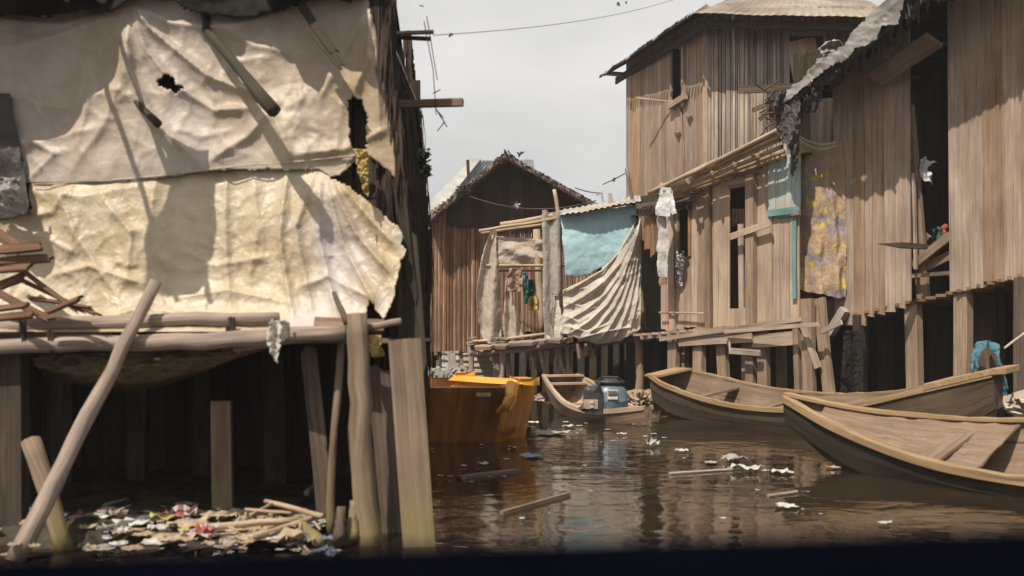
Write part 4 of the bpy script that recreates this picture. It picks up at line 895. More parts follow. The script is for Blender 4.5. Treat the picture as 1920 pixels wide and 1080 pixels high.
# window in the front wall
wn = G()
wn.board(TF.at(1474, 64, .05), TF.at(1550, 63, .05), .07, .06, TF.n, 2, 1); wn.board(TF.at(1477, 170, .04), TF.at(1476, 66, .04), .07, .06, TF.n, 2, 1); wn.board(TF.at(1548, 170, .04), TF.at(1547, 66, .04), .06, .06, TF.n, 2, 1)
wf = wn.build('window', W_GREY, th_)
g = G()
for (a0, a1) in [((1500, 160), (1484, 78)), ((1520, 152), (1504, 73)), ((1534, 148), (1518, 72))]: g.board(TF.at(*a0, .12), TF.at(*a1, .10), .2, .02, TF.n, 3, 1, .01, .01)
g.build('shutter', W_PALE, wf)
g = G()
for i in range(9): a = TF.at(1470+i*11, 120, -1.3); g.board((a.x, a.y, 5.2), (a.x, a.y, 7.2), .13, .02, TF.n, 1, 1)
g.build('inner_board', W_BLACK, wf)
g = G(); g.tube([TS.at(1194, 184, .5), TS.at(1262, 191, .05)], .02, 6, sub=3); g.root('stick', W_LIGHT, 'thin stick jutting out level below the side window of the tall house', 'stick')
g = G()
for i in range(14): a = TF.at(1330+i*28, 300, -.1); g.board((a.x, a.y+.1, 3.75), (a.x, a.y+5, 3.75), .5, .04, (0, 0, 1), 1, 1)
for i in range(14): a = TF.at(1330+i*28, 300, -.1); g.board((a.x, a.y+.1, 1.15), (a.x, a.y+5, 1.15), .5, .04, (0, 0, 1), 1, 1)
g.build('floor', W_DARK, th_)
# hipped roof
e0 = P(1302, 25, 18.2); e1 = P(1700, 34, 17.7); e2 = P(1132, 142, 23.6); r0 = e0+Vector((1.8, 2.6, 1.35)); r1 = e1+Vector((-.2, 2.9, 1.5)); r2 = e2+Vector((2.6, -.3, 1.4))
sheetroof('roof', (e0, r0, r1, e1), M_MET, th_, 24, .015, .006)
sheetroof('roof', (e2, r2, r0, e0), M_UNDER, th_, 22, .02, .014)
g = G(); g.board(e0+Vector((.12, .25, -.1)), e1+Vector((0, .25, -.1)), .14, .04, (0, -1, 0), 6, 1, 0, .01); g.build('fascia', W_BLACK, th_)
g = G(); g.board(e2+Vector((.3, .1, -.1)), e0+Vector((.3, .1, -.1)), .16, .04, (-1, -.3, 0), 6, 1, 0, .01); g.build('fascia', W_BLACK, th_)
g = G(); g.board(P(1134, 137, 23.5), P(1172, 140, 23.2), .1, .04, (0, -1, 0), 2, 2, .03); g.build('eave_board', W_GREY, th_)
g = G()
for i in range(40):
    t = i/39; p = e2.lerp(e0, t)+Vector((-.03, 0, .02)); g.board(p, p+Vector((-.06+rnd(.03), -.04, -.07+rnd(.03))), .09, .012, (-1, 0, .3), 1, 1)
g.build('roof_edge', M_METR, th_)

# ================================================================ LOWER ROW HOUSE
RW = Wall(1196, 17.2, 1520, 14.2)
rh = empty('row_house', 'low plank house on stilts with a bamboo lean-to roof, in front of the tall house', 'house', RW.at(1350, 720, -1.0))
ftop = [(1196, 400), (1240, 385), (1330, 345), (1420, 300), (1500, 268)]; fbot = [(1196, 632), (1300, 620), (1400, 612), (1500, 602)]
g = G(); RW.planks(g, 1198, 1242, [(1198, 392), (1242, 384)], [(1198, 452), (1215, 470), (1242, 480)], wd=.13, th=.02, jag=.08); g.build('wall', W_BROWN, rh)
g = G(); RW.planks(g, 1240, 1340, [(1240, 388), (1290, 372), (1340, 346)], [(0, 616)], wd=.15, th=.02, holes=[(1272, 1292, 386, 480)], jag=.03); g.build('wall', W_LIGHT, rh)
g = G(); RW.planks(g, 1337, 1368, [(0, 340)], [(1337, 622), (1368, 616)], wd=.3, th=.02, off=.02, jag=.01, k=4); g.build('panel', W_PALE, rh)
g = G(); RW.planks(g, 1366, 1402, [(0, 318)], [(0, 348)], wd=.5, th=.02, off=.02, jag=.01); g.build('panel', W_PALE, rh)
g = G(); RW.planks(g, 1366, 1400, [(0, 578)], [(0, 614)], wd=.5, off=.01, jag=.01); g.build('panel', W_PALE, rh)
g = G(); RW.planks(g, 1416, 1447, [(0, 300)], [(1416, 612), (1447, 606)], wd=.3, th=.02, off=.02, jag=.01, k=4); g.build('panel', W_PALE, rh)
g = G(); RW.planks(g, 1445, 1500, [(1445, 400), (1500, 398)], [(1445, 606), (1500, 600)], wd=.16, th=.02, off=.0, jag=.02, k=4); g.build('wall', W_LIGHT, rh)
g = G(); RW.planks(g, 1440, 1500, [(1440, 294), (1500, 286)], [(0, 404)], wd=.17, th=.02, off=.03, jag=.03); g.build('panel', W_TEAL, rh)
g = G(); g.board(RW.at(1440, 400, .07), RW.at(1500, 393, .07), .1, .02, RW.n, 4, 2, .02); g.board(RW.at(1489, 560, .06), RW.at(1489, 408, .06), .075, .02, RW.n, 4, 1); g.build('trim', W_TEAL2, rh)
g = G(); g.board(RW.at(1484, 402, .1), RW.at(1500, 399, .1), .05, .03, RW.n, 1, 1); g.build('trim', W_BROWN, rh)
g = G(); g.board(RW.at(1408, 735, .08), RW.at(1408, 292, .08), .15, .09, RW.n, 5, 1, 0, .01); g.build('post', W_POST, rh)
g = G(); g.board(RW.at(1329, 650, .06), RW.at(1326, 340, .06), .11, .06, RW.n, 5, 1, 0, .01); g.build('post', W_BROWN, rh)
g = G(); g.board(RW.at(1262, 640, .05), RW.at(1258, 375, .05), .12, .05, RW.n, 5, 1, 0, .01); g.build('post', W_LIGHT, rh)
g = G(); g.tube([RW.at(1346, 330, .1), RW.at(1418, 322, .1)], .04, 6); g.build('beam', W_BROWN, rh)
# doorway with diagonal board
dw = G(); dw.board(RW.at(1370, 444, .14), RW.at(1444, 418, .16), .1, .03, RW.n, 3, 1, .01); dr = dw.build('doorway', W_PALE, rh)
dw = G(); dw.board(RW.at(1391, 580, -.02), RW.at(1389, 420, -.02), .1, .03, RW.n, 2, 1); dw.build('frame', W_LIGHT, dr)
dw = G(); RW.planks(dw, 1366, 1404, [(0, 392)], [(0, 425)], wd=.07, off=-.12, round=True); dw.build('slats', W_BROWN, dr)
dw = G(); dw.board(RW.at(1366, 352, .05), RW.at(1402, 345, .05), .05, .03, RW.n); dw.build('lintel', W_BROWN, dr)
dw = G()
for (a, b) in [((1272, 482), (1271, 384)), ((1293, 480), (1293, 380)), ((1270, 386), (1295, 380))]: dw.board(RW.at(*a, .03), RW.at(*b, .03), .05, .03, RW.n)
dw.build('window', W_BROWN, rh)
# interior: back wall, floor, ceiling
g = G()
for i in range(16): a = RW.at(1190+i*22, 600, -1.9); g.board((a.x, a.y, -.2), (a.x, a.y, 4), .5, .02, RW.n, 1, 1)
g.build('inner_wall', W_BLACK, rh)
g = G()
for i in range(18): a = RW.at(1200+i*17.5, 600, .22); b = RW.at(1200+i*17.5, 600, -1.9); z = 1.22+i*.011; g.board((a.x, a.y, z), (b.x, b.y, z), .23, .04, (0, 0, 1), 1, 1)
g.build('floor', W_LIGHT, rh)
g = G()
for i in range(20): a = RW.at(1197+i*16.2, 600, -.03); b = RW.at(1197+i*16.2, 600, -1.9); z = 3.3+i*.028; g.board((a.x, a.y, z), (b.x, b.y, z+.3), .26, .02, (0, 0, 1), 1, 1)
g.build('ceiling', W_DARK, rh)
# platform edge boards
g = G(); g.board(RW.at(1238, 636, .28), RW.at(1505, 598, .28), .07, .05, RW.n, 6, 1, 0, .02); g.build('edge_board', W_LIGHT, rh)
g = G(); g.board(RW.at(1275, 640, .24), RW.at(1412, 632, .24), .16, .04, RW.n, 4, 1, .02, .01); g.build('edge_board', W_LIGHT, rh)
g = G(); g.board(RW.at(1410, 640, .2), RW.at(1500, 632, .2), .2, .04, RW.n, 4, 1, .02, .01); g.build('edge_board', W_LIGHT, rh)
g = G(); g.board(RW.at(1360, 622, .36), RW.at(1534, 608, .5), .06, .05, RW.n, 4, 1, .02, .01); g.build('edge_board', W_LIGHT, rh)
g = G(); g.board(RW.at(1202, 632, .2), RW.at(1290, 624, .2), .08, .06, RW.n, 4, 1, .02, .01); g.build('edge_board', W_RND, rh)
g = G(); g.tube([RW.at(1236, 586, .12), RW.at(1320, 588, .12)], .018, 6, sub=2); g.build('rail', W_LIGHT, rh)
g = G()
for i in range(13): p = RW.at(1210+i*22, 634-i*2, .16+rnd(.05)); g.board(p, p+RW.t*.14+Vector((0, 0, rnd(.03))), .07, .05, RW.n, 1, 1)
g.build('floor_edge', W_RND, rh)
for (x0, x1, w_, o_, yt) in [(1264, 1262, .2, .15, 618), (1281, 1280, .16, 0, 618), (1312, 1314, .2, .15, 615), (1352, 1362, .19, .1, 612), (1400, 1402, .15, 0, 612), (1430, 1432, .18, .12, 612), (1465, 1468, .14, -.4, 610), (1494, 1500, .1, .2, 606), (1514, 1520, .19, .25, 560)]:
    g = G(); a = RW.at(x0, yt, o_); b = RW.at(x1, 740, o_); b.z = -.25; g.board(a, b, w_, .09, RW.n, 5, 2, 0, .015); g.build('post', W_POST, rh)
g = G(); a = RW.at(1536, 560, .1); b = RW.at(1566, 745, .3); b.z = -.2; g.board(a, b, .18, .06, RW.n, 5, 2, 0, .02); g.build('brace', W_POST, rh)
g = G(); a = RW.at(1506, 610, .3); b = RW.at(1534, 690, .3); g.board(a, b, .09, .05, RW.n, 3, 1); g.build('brace', W_LIGHT, rh)
g = G(); g.board(RW.at(1540, 622, .4), RW.at(1578, 604, .5), .07, .03, RW.n, 3, 1, .02); g.build('brace', W_LIGHT, rh)
g = G(); g.board(RW.at(1369, 660, .3), RW.at(1426, 664, .3), .05, .04, RW.n, 2, 1); g.board(RW.at(1369, 654, .29), RW.at(1426, 658, .29), .03, .02, RW.n, 2, 1); g.board(RW.at(1369, 664, .3), RW.at(1368, 636, .3), .03, .02, RW.n, 1, 1)
g.root('hanging_step', W_GREY, 'small grey rail hanging under the edge of the row house platform', 'rail')
# lean-to roof of bamboo
for i, (a, b, o0, o1, r) in enumerate([((1217, 362), (1456, 250), .35, .5, .038), ((1285, 331), (1458, 243), .5, .55, .034), ((1228, 366), (1462, 262), .3, .42, .04), ((1240, 370), (1466, 275), .25, .35, .036), ((1300, 330), (1460, 256), .42, .48, .032), ((1262, 365), (1470, 284), .15, .22, .042), ((1300, 356), (1472, 290), .05, .1, .045)]):
    g = G(); g.tube([RW.at(*a, o0), RW.at((a[0]+b[0])/2, (a[1]+b[1])/2+rnd(2), (o0+o1)/2), RW.at(*b, o1)], [r, r*.95, r*.85], 8, .06, sub=4); g.build('roof_pole', W_POLE, rh, smooth=True)
g = G()
for x in (1240, 1285, 1330, 1372, 1415): y = lerp(362, 278, (x-1217)/220); g.tube([RW.at(x, y-8, .1), RW.at(x+6, y+6, .5)], .03, 6)
g.build('rafter', W_POLE, rh)
g = G(); g.board(RW.at(1196, 388, .06), RW.at(1300, 372, .1), .09, .05, RW.n, 5, 2, .03, .02); g.build('eave_board', W_POSTD, rh)
g = G()
for i in range(120): t = random.random(); p = RW.at(1204+t*90, 388-t*12, .12); g.board(p, p+Vector((rnd(.03), rnd(.03), -random.uniform(.04, .16))), .025, .01, RW.n, 1, 1)
g.build('ragged_edge', THATCH, rh)
# washing
RWY = lambda x, o: RW.at(x, 500, o).y
def hang(name, mat, poly, label, cat, o=.45, disp=None, nx=40, ny=70, rag=1.0, **kw):
    xs_ = [q[0] for q in poly]; ys_ = [q[1] for q in poly]; x0, x1, y0, y1 = min(xs_)-2, max(xs_)+2, min(ys_)-2, max(ys_)+2
    ct = [[(lerp(x0, x1, i/3), lerp(y0, y1, j/3), RWY(lerp(x0, x1, i/3), o)) for i in range(4)] for j in range(4)]
    return cloth(name, mat, ct, nx, ny, disp or (lambda x, y, u, v: .05*math.sin(u*9+v)+.03*fbm(x/11, y/20)), lambda x, y: inpoly(x, y, poly), label=label, cat=cat, rag=rag, face=RW.n, **kw)
hang('shirt', T_SHIRT, [(1243, 352), (1254, 352), (1262, 366), (1268, 378), (1272, 400), (1264, 404), (1258, 394), (1254, 406), (1234, 404), (1238, 372)], 'white shirt thrown over the left end of the bamboo roof poles', 'shirt', .5)
hang('trousers', T_TROU, [(1238, 400), (1256, 404), (1257, 460), (1255, 521), (1237, 519), (1236, 460)], 'pale grey trousers hanging below the white shirt', 'trousers', .42)
hang('cloth', T_RAG, [(1238, 519), (1255, 521), (1254, 534), (1246, 530), (1240, 536)], 'brown cloth end below the pale grey trousers', 'cloth', .4)
T_SPOT = clothmat('dark_speckled_cloth', (.08, .07, .07), (.05, .045, .045), 4, .9, .5, spots=[((.5, .46, .42), 26, .54)])
hang('speckled_cloth', T_SPOT, [(1271, 471), (1287, 470), (1286, 500), (1281, 525), (1275, 538), (1270, 530), (1270, 500)], 'small dark and white speckled cloth hanging beside the little window', 'cloth', .1)

# ================================================================ RIGHT HOUSE
KW = Wall(1560, 14.6, 1960, 11.8)
kh = empty('stilt_house', 'big plank house on stilts at the right with a ragged overhanging roof', 'house', KW.at(1760, 720, -1.5))
g = G(); KW.planks(g, 1566, 1708, [(1566, 120), (1708, 40)], [(1566, 606), (1600, 612), (1640, 598), (1690, 582), (1708, 560)], wd=.17, th=.025, jag=.05, vary=.2, depth=.014, lean=-4, k=5, m=2); g.build('wall', W_LIGHT, kh)
g = G(); KW.planks(g, 1782, 1960, [(1782, 10), (1960, -140)], [(1782, 548), (1850, 538), (1862, 528), (1900, 526), (1960, 512)], wd=.24, th=.025, jag=.03, vary=.2, depth=.014, lean=-5, k=5, m=2); g.build('wall', W_LIGHT, kh)
# receding back part, behind the flowered cloth
KS = Wall(1500, 16.4, 1566, 14.6)
g = G(); KS.planks(g, 1488, 1568, [(0, 100)], [(0, 560)], wd=.18, off=-.25, jag=.03); g.build('wall', W_DARK, kh)
g = G(); g.board(P(1510, 700, 14.9), P(1506, 165, 14.9), .19, .08, (0, -1, 0), 4, 1, 0, .01); g.build('post', W_BROWN, kh)
R0 = P(1455, 192, 14.3); R1 = P(1692, 0, 12.3); bk = Vector((3.2, 3.0, .9)); RN = (R1-R0).cross(bk)
def roofz(x, y): return R0.z-(RN.x*(x-R0.x)+RN.y*(y-R0.y))/RN.z
g = G()
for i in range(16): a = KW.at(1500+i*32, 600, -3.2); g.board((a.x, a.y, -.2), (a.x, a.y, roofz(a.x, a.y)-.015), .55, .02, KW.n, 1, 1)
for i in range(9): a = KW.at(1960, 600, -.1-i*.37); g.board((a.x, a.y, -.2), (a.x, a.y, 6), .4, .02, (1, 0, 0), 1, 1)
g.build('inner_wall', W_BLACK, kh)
g = G()
for i in range(22):
    x = 1545+i*19.5; a = KW.at(x, 600, -.05); b = KW.at(x, 600, -3.1); z = poly1([(1545, 1.38), (1710, 1.62), (1960, 1.95)], x)+.02; g.board((a.x, a.y, z), (b.x, b.y, z), .32, .04, (0, 0, 1), 1, 1)
g.build('floor', W_BROWN, kh)
# doorway pieces
dg = G(); dg.board(KW.at(1732, 560, -.2), KW.at(1702, 200, -.15), .17, .06, KW.n, 5, 1, 0, .01); dg.build('post', W_POST, kh)
dg = G(); dg.board(KW.at(1717, 505, .02), KW.at(1713, 325, .02), .035, .04, KW.n, 3, 1); dg.build('frame', W_LIGHT, kh)
for (a, b, w_, o_) in [((1708, 518), (1780, 512), .05, -.05), ((1712, 498), (1782, 442), .12, -.1), ((1716, 512), (1784, 478), .12, -.2), ((1712, 500), (1740, 498), .2, -.3), ((1720, 470), (1740, 440), .12, -.5)]:
    dg = G(); dg.board(KW.at(*a, o_), KW.at(*b, o_), w_, .05, KW.n, 3, 1, .02, .01); dg.build('barrier_board', W_BROWN, kh)
g = G(); g.board(KW.at(1640, 148, .35), KW.at(1752, 74, .5), .28, .05, (0, -1, -.5), 3, 1); g.build('brace', W_BROWN, kh)
g = G()
g.add([P(1641, 457, 12.7), P(1690, 454, 12.8), P(1742, 458, 13.0), P(1738, 466, 13.0), P(1690, 464, 12.8), P(1641, 457, 12.75), P(1690, 456, 12.95), P(1742, 460, 13.15), P(1738, 468, 13.15), P(1690, 466, 12.95)],
      [[0, 1, 2, 3, 4], [5, 6, 7, 8, 9][::-1], [0, 1, 6, 5], [1, 2, 7, 6], [2, 3, 8, 7], [3, 4, 9, 8], [4, 0, 5, 9]], [[(0, 0), (0, .2), (0, .4), (.03, .4), (.03, .2)]]*2+[[(0, 0), (.02, 0), (.02, .2), (0, .2)]]*5)
g.root('pointed_board', W_POSTD, 'dark board with a pointed end jutting out left from the doorway of the right house', 'board')
def ktuft(pts, o, mat, label, name, cat):
    cloth(name, mat, [[(lerp(min(p[0] for p in pts)-2, max(p[0] for p in pts)+2, i/3), lerp(min(p[1] for p in pts)-2, max(p[1] for p in pts)+2, j/3), KW.at(pts[0][0], 300, o).y) for i in range(4)] for j in range(4)], 40, 60,
          lambda x, y, u, v: .05*math.sin(u*10+v*3)+.04*fbm(x/10, y/12), lambda x, y: inpoly(x, y, pts), label=label, cat=cat, rag=2, ragf=.12)
ktuft([(1722, 300), (1732, 298), (1736, 292), (1742, 303), (1757, 305), (1744, 309), (1738, 316), (1746, 330), (1752, 346), (1744, 342), (1735, 340), (1724, 326)], -.1, T_SHIRT, 'small white rag hanging in the dark doorway of the right house', 'hanging_rag', 'rag')
ktuft([(1762, 424), (1772, 420), (1777, 434), (1768, 440)], -.3, SCR[2], 'dull red scrap in the dark doorway beside the right plank wall', 'hanging_rag', 'rag')
ktuft([(1748, 430), (1762, 424), (1776, 440), (1764, 462), (1750, 452)], -.4, T_GREEN, 'dark green bundle below the red scrap in the right doorway', 'hanging_rag', 'rag')
# roof
R0 = P(1455, 192, 14.3); R1 = P(1692, 0, 12.3); R2 = R1+(R1-R0)*1.15
bk = Vector((3.2, 3.0, .9))
sheetroof('roof', (R0, R0+bk, R2+bk, R2), M_UNDER, kh, 30, .02, .025)
g = G()
for t in (.12, .3, .5, .72, .95): p = R0.lerp(R2, t); g.tube([p+Vector((.05, 0, -.07)), p+bk*.8+Vector((0, 0, -.07))], .035, 6)
g.build('rafter', W_POSTD, kh)
g = G(); g.tube([R0+Vector((.12, .1, -.1)), R2+Vector((.12, .1, -.1))], .04, 7, sub=8); g.build('eave_pole', W_POSTD, kh)
g = G()
for i in range(300):
    t = random.random()**1.2*.8; p = R0.lerp(R2, t)+Vector((random.uniform(0, .3), random.uniform(0, .3), -.03)); l = random.uniform(.05, .26)*(1.3-t)
    s = Vector((random.uniform(.01, .04), 0, 0)); d = Vector((rnd(.25), rnd(.3), -1))*l
    g.add([p-s, p+s, p+d+s*.2, p+d-s*.5], [[0, 1, 2, 3]], [[(0, 0), (.03, 0), (.03, .2), (0, .2)]])
o = g.build('torn_lining', T_DK, kh, solid=.004); o['kind'] = 'stuff'
# silver sheet folded over the roof edge
cloth('silver_sheet', M_FOIL, [[(1455+i*60, 172-i*50+j*(16+i*5), 14.2-.5*i-.05*j) for i in range(5)] for j in range(3)], 200, 50,
      lambda x, y, u, v: .045*ridge(x/46, y/26, 3, 2)-.03+.05*fbm(x/60, y/60), lambda x, y: inpoly(x, y, [(1470, 178), (1500, 150), (1520, 128), (1534, 112), (1552, 104), (1575, 92), (1600, 60), (1630, 30), (1655, -10), (1720, -70), (1745, -30), (1690, 20), (1688, 44), (1672, 45), (1650, 52), (1640, 74), (1626, 86), (1600, 96), (1590, 108), (1566, 118), (1548, 132), (1528, 146), (1512, 160), (1495, 172), (1480, 190), (1468, 196)]),
      label='shiny silver grey sheet torn along the roof edge of the right house', cat='sheet', rag=5, ragf=.09, thick=.01)
cloth('silver_sheet', M_FOIL, [[(1525+i*22, 80+j*14-i*3, 13.9-.02*i) for i in range(4)] for j in range(4)], 50, 40, lambda x, y, u, v: .07*ridge(x/26, y/20, 8, 2), lambda x, y: inpoly(x, y, [(1532, 92), (1548, 82), (1562, 76), (1580, 84), (1575, 100), (1555, 106), (1540, 112), (1535, 104)]),
      label='crumpled end of silver sheet sticking up at the bend of the right roof edge', cat='sheet', rag=3, ragf=.1, thick=.01)
cloth('dark_torn_tarp', T_DK, [[(1444+i*18, 172+j*40+(i*4), 14.0-.03*i) for i in range(4)] for j in range(5)], 60, 130, lambda x, y, u, v: .08*math.sin(u*8+v*5)+.06*ridge(x/18, y/30, 5, 3),
      lambda x, y: inpoly(x, y, [(1446, 182), (1462, 172), (1482, 168), (1496, 196), (1500, 240), (1502, 280), (1496, 312), (1484, 336), (1482, 318), (1476, 290), (1468, 270), (1460, 250), (1452, 222)]), label='dark torn tarp hanging in a point from the left end of the right house roof', cat='tarp', rag=5, ragf=.1)
cloth('dark_torn_tarp', T_DK, [[(1500+i*14, 150+j*22, 13.9) for i in range(4)] for j in range(4)], 40, 50, lambda x, y, u, v: .07*math.sin(u*8+v*5)+.05*ridge(x/12, y/16, 5, 3),
      lambda x, y: inpoly(x, y, [(1500, 160), (1520, 148), (1545, 142), (1550, 160), (1538, 172), (1536, 190), (1530, 214), (1520, 216), (1526, 196), (1514, 186), (1506, 176)]), label='short dark rag hanging under the silver sheet by the brown post', cat='rag', rag=4, ragf=.12)
def bd(a, b, Y, wpx, mat, label, th=.04, **kw):
    g = G(); board_px(g, *a, Y, *b, Y, wpx, th, k=3, **kw); g.root('broken_beam', mat, label, 'beam')
bd((1384, 168), (1450, 166), 14.4, 14, W_POSTD, 'dark level beam end jutting left from the right house roof')
bd((1448, 165), (1512, 162), 14.5, 13, W_POSTD, 'dark level beam running behind the hanging tarp')
bd((1411, 207), (1452, 190), 14.3, 8, W_POSTD, 'upper of the two thin broken beams sloping below the level beam end')
bd((1424, 224), (1448, 204), 14.3, 8, W_POSTD, 'lower of the two thin broken beams sloping below the level beam end')
bd((1452, 200), (1505, 165), 14.2, 7, W_GREY, 'thin grey beam slanting up behind the torn tarp')
bd((1450, 250), (1449, 160), 14.6, 16, W_POSTD, 'short upright beam behind the torn tarp')
g = G()
for i in range(30):
    p = P(1462+rnd(30), 200+rnd(34), 14.25); g.tube([p, p+Vector((rnd(.25), rnd(.1), rnd(.2)-.05))], .012, 4)
o = g.root('broken_twigs', W_POSTD, 'tangle of broken twigs at the left end of the right house roof', 'twigs'); o['kind'] = 'stuff'
# flowered cloth and its cords
cloth('flowered_cloth', T_PAT, [[(1498, 262, 14.75), (1530, 272, 14.6), (1560, 268, 14.5), (1582, 268, 14.4)], [(1494, 360, 14.7), (1530, 360, 14.5), (1560, 360, 14.45), (1584, 360, 14.4)], [(1492, 460, 14.7), (1530, 460, 14.5), (1560, 460, 14.4), (1586, 460, 14.35)], [(1490, 540, 14.7), (1528, 552, 14.45), (1560, 562, 14.35), (1586, 558, 14.3)]], 90, 190,
      lambda x, y, u, v: .05*math.sin(u*16-v*5+N2(x/40, y/60))*(.4+.6*v)+.05*fbm(x/30, y/50)+.03, lambda x, y: inpoly(x, y, [(1498, 262), (1520, 272), (1580, 268), (1584, 400), (1586, 556), (1570, 560), (1545, 552), (1498, 546), (1494, 420)]), label='brown cloth with yellow and purple flowers hanging left of the right plank wall', cat='cloth', rag=1.5)
for k, (y0, y1, s) in enumerate([(255, 266, .07), (260, 272, .1)]):
    g = G(); q0 = P(1498, y0, 14.5); q1 = P(1568, y1, 14.3); g.tube([q0.lerp(q1, i/8)+Vector((0, 0, -s*4*(i/8)*(1-i/8))) for i in range(9)], .014, 5); g.root('cord', M_ROPE, ['upper', 'lower'][k]+' pale cord strung above the flowered cloth', 'cord')
# stilts of the right house
for (x, o_, w_, mat, yt) in [(1610, .0, .12, W_BLACK, 590), (1712, -.1, .2, W_POST, 570), (1806, -.1, .2, W_POST, 545), (1660, -1.4, .2, W_DARK, 600), (1760, -1.6, .25, W_DARK, 580), (1865, -1.2, .22, W_DARK, 560), (1925, .0, .25, W_POSTD, 520), (1620, -.5, .08, W_POSTD, 600), (1842, -.6, .3, W_DARK, 550)]:
    g = G(); a = KW.at(x, yt, o_); g.board((a.x+rnd(.04), a.y, -.25), (a.x, a.y, a.z), w_, .12, KW.n, 4, 2, 0, .015); g.build('post', mat, kh)
g = G(); g.board(KW.at(1556, 625, .1), KW.at(1584, 580, .1), .12, .1, KW.n, 2, 1); g.root('block', W_GREY, 'pale block of wood wedged at the lower left corner of the right plank wall', 'block')
cloth('fishing_net', M_UNDER, [[(1582+i*11, 620, 14.0) for i in range(4)], [(1578+i*13, 680, 13.9) for i in range(4)], [(1572+i*15, 745, 13.8) for i in range(4)]], 50, 80, lambda x, y, u, v: .025*math.sin(u*7)+.02*ridge(x/9, y/12, 2, 3), lambda x, y: N2(x/2.2, y/3) > -.42, label='dark net hanging between the stilts of the right house', cat='net')
g = G(); g.tube([P(1884, 652, 10.9), P(1905, 636, 11.2), P(1960, 596, 11.6)], .012, 5); g.root('mooring_rope', M_ROPE, 'thin mooring rope running up right from the post with the blue cloth', 'rope')
g = G(); g.tube([P(1848, 760, 11.2), P(1850, 650, 11.2)], .12, 9, .06, sub=3); g.root('mooring_post', W_POSTD, 'stout post behind the raised canoe prow with a blue cloth tied round it', 'post')
cloth('blue_cloth', T_TEALRAG, [[(1822, 652, 11.0), (1838, 640, 10.95), (1862, 640, 10.95), (1876, 655, 11.0)], [(1818, 680, 10.95), (1838, 665, 10.9), (1864, 665, 10.9), (1880, 680, 10.95)], [(1814, 700, 10.95), (1838, 700, 10.9), (1866, 700, 10.9), (1890, 715, 10.95)], [(1812, 720, 11), (1838, 735, 10.95), (1870, 738, 10.95), (1894, 745, 11)]], 60, 60,
      lambda x, y, u, v: .04*math.sin(u*18)+.03*fbm(x/10, y/14), lambda x, y: inpoly(x, y, [(1828, 642), (1850, 636), (1870, 644), (1880, 680), (1894, 712), (1895, 742), (1878, 742), (1876, 700), (1864, 660), (1850, 648), (1838, 660), (1834, 700), (1818, 696), (1820, 670)]), label='bright blue cloth tied round the post behind the raised canoe prow', cat='cloth', rag=2, ragf=.12)
g = G()
for i in range(16):
    p = P(1890+rnd(26), 768-random.random()*34, 11.4+rnd(.2)); g.board(p, p+Vector((random.uniform(.2, .5), rnd(.2), rnd(.12))), .09, .03, (0, -1, 1), 2, 1, .03, .01)
o = g.root('plank_debris', W_GREY, 'grey broken boards lying at the water behind the raised canoe prow', 'debris'); o['kind'] = 'stuff'

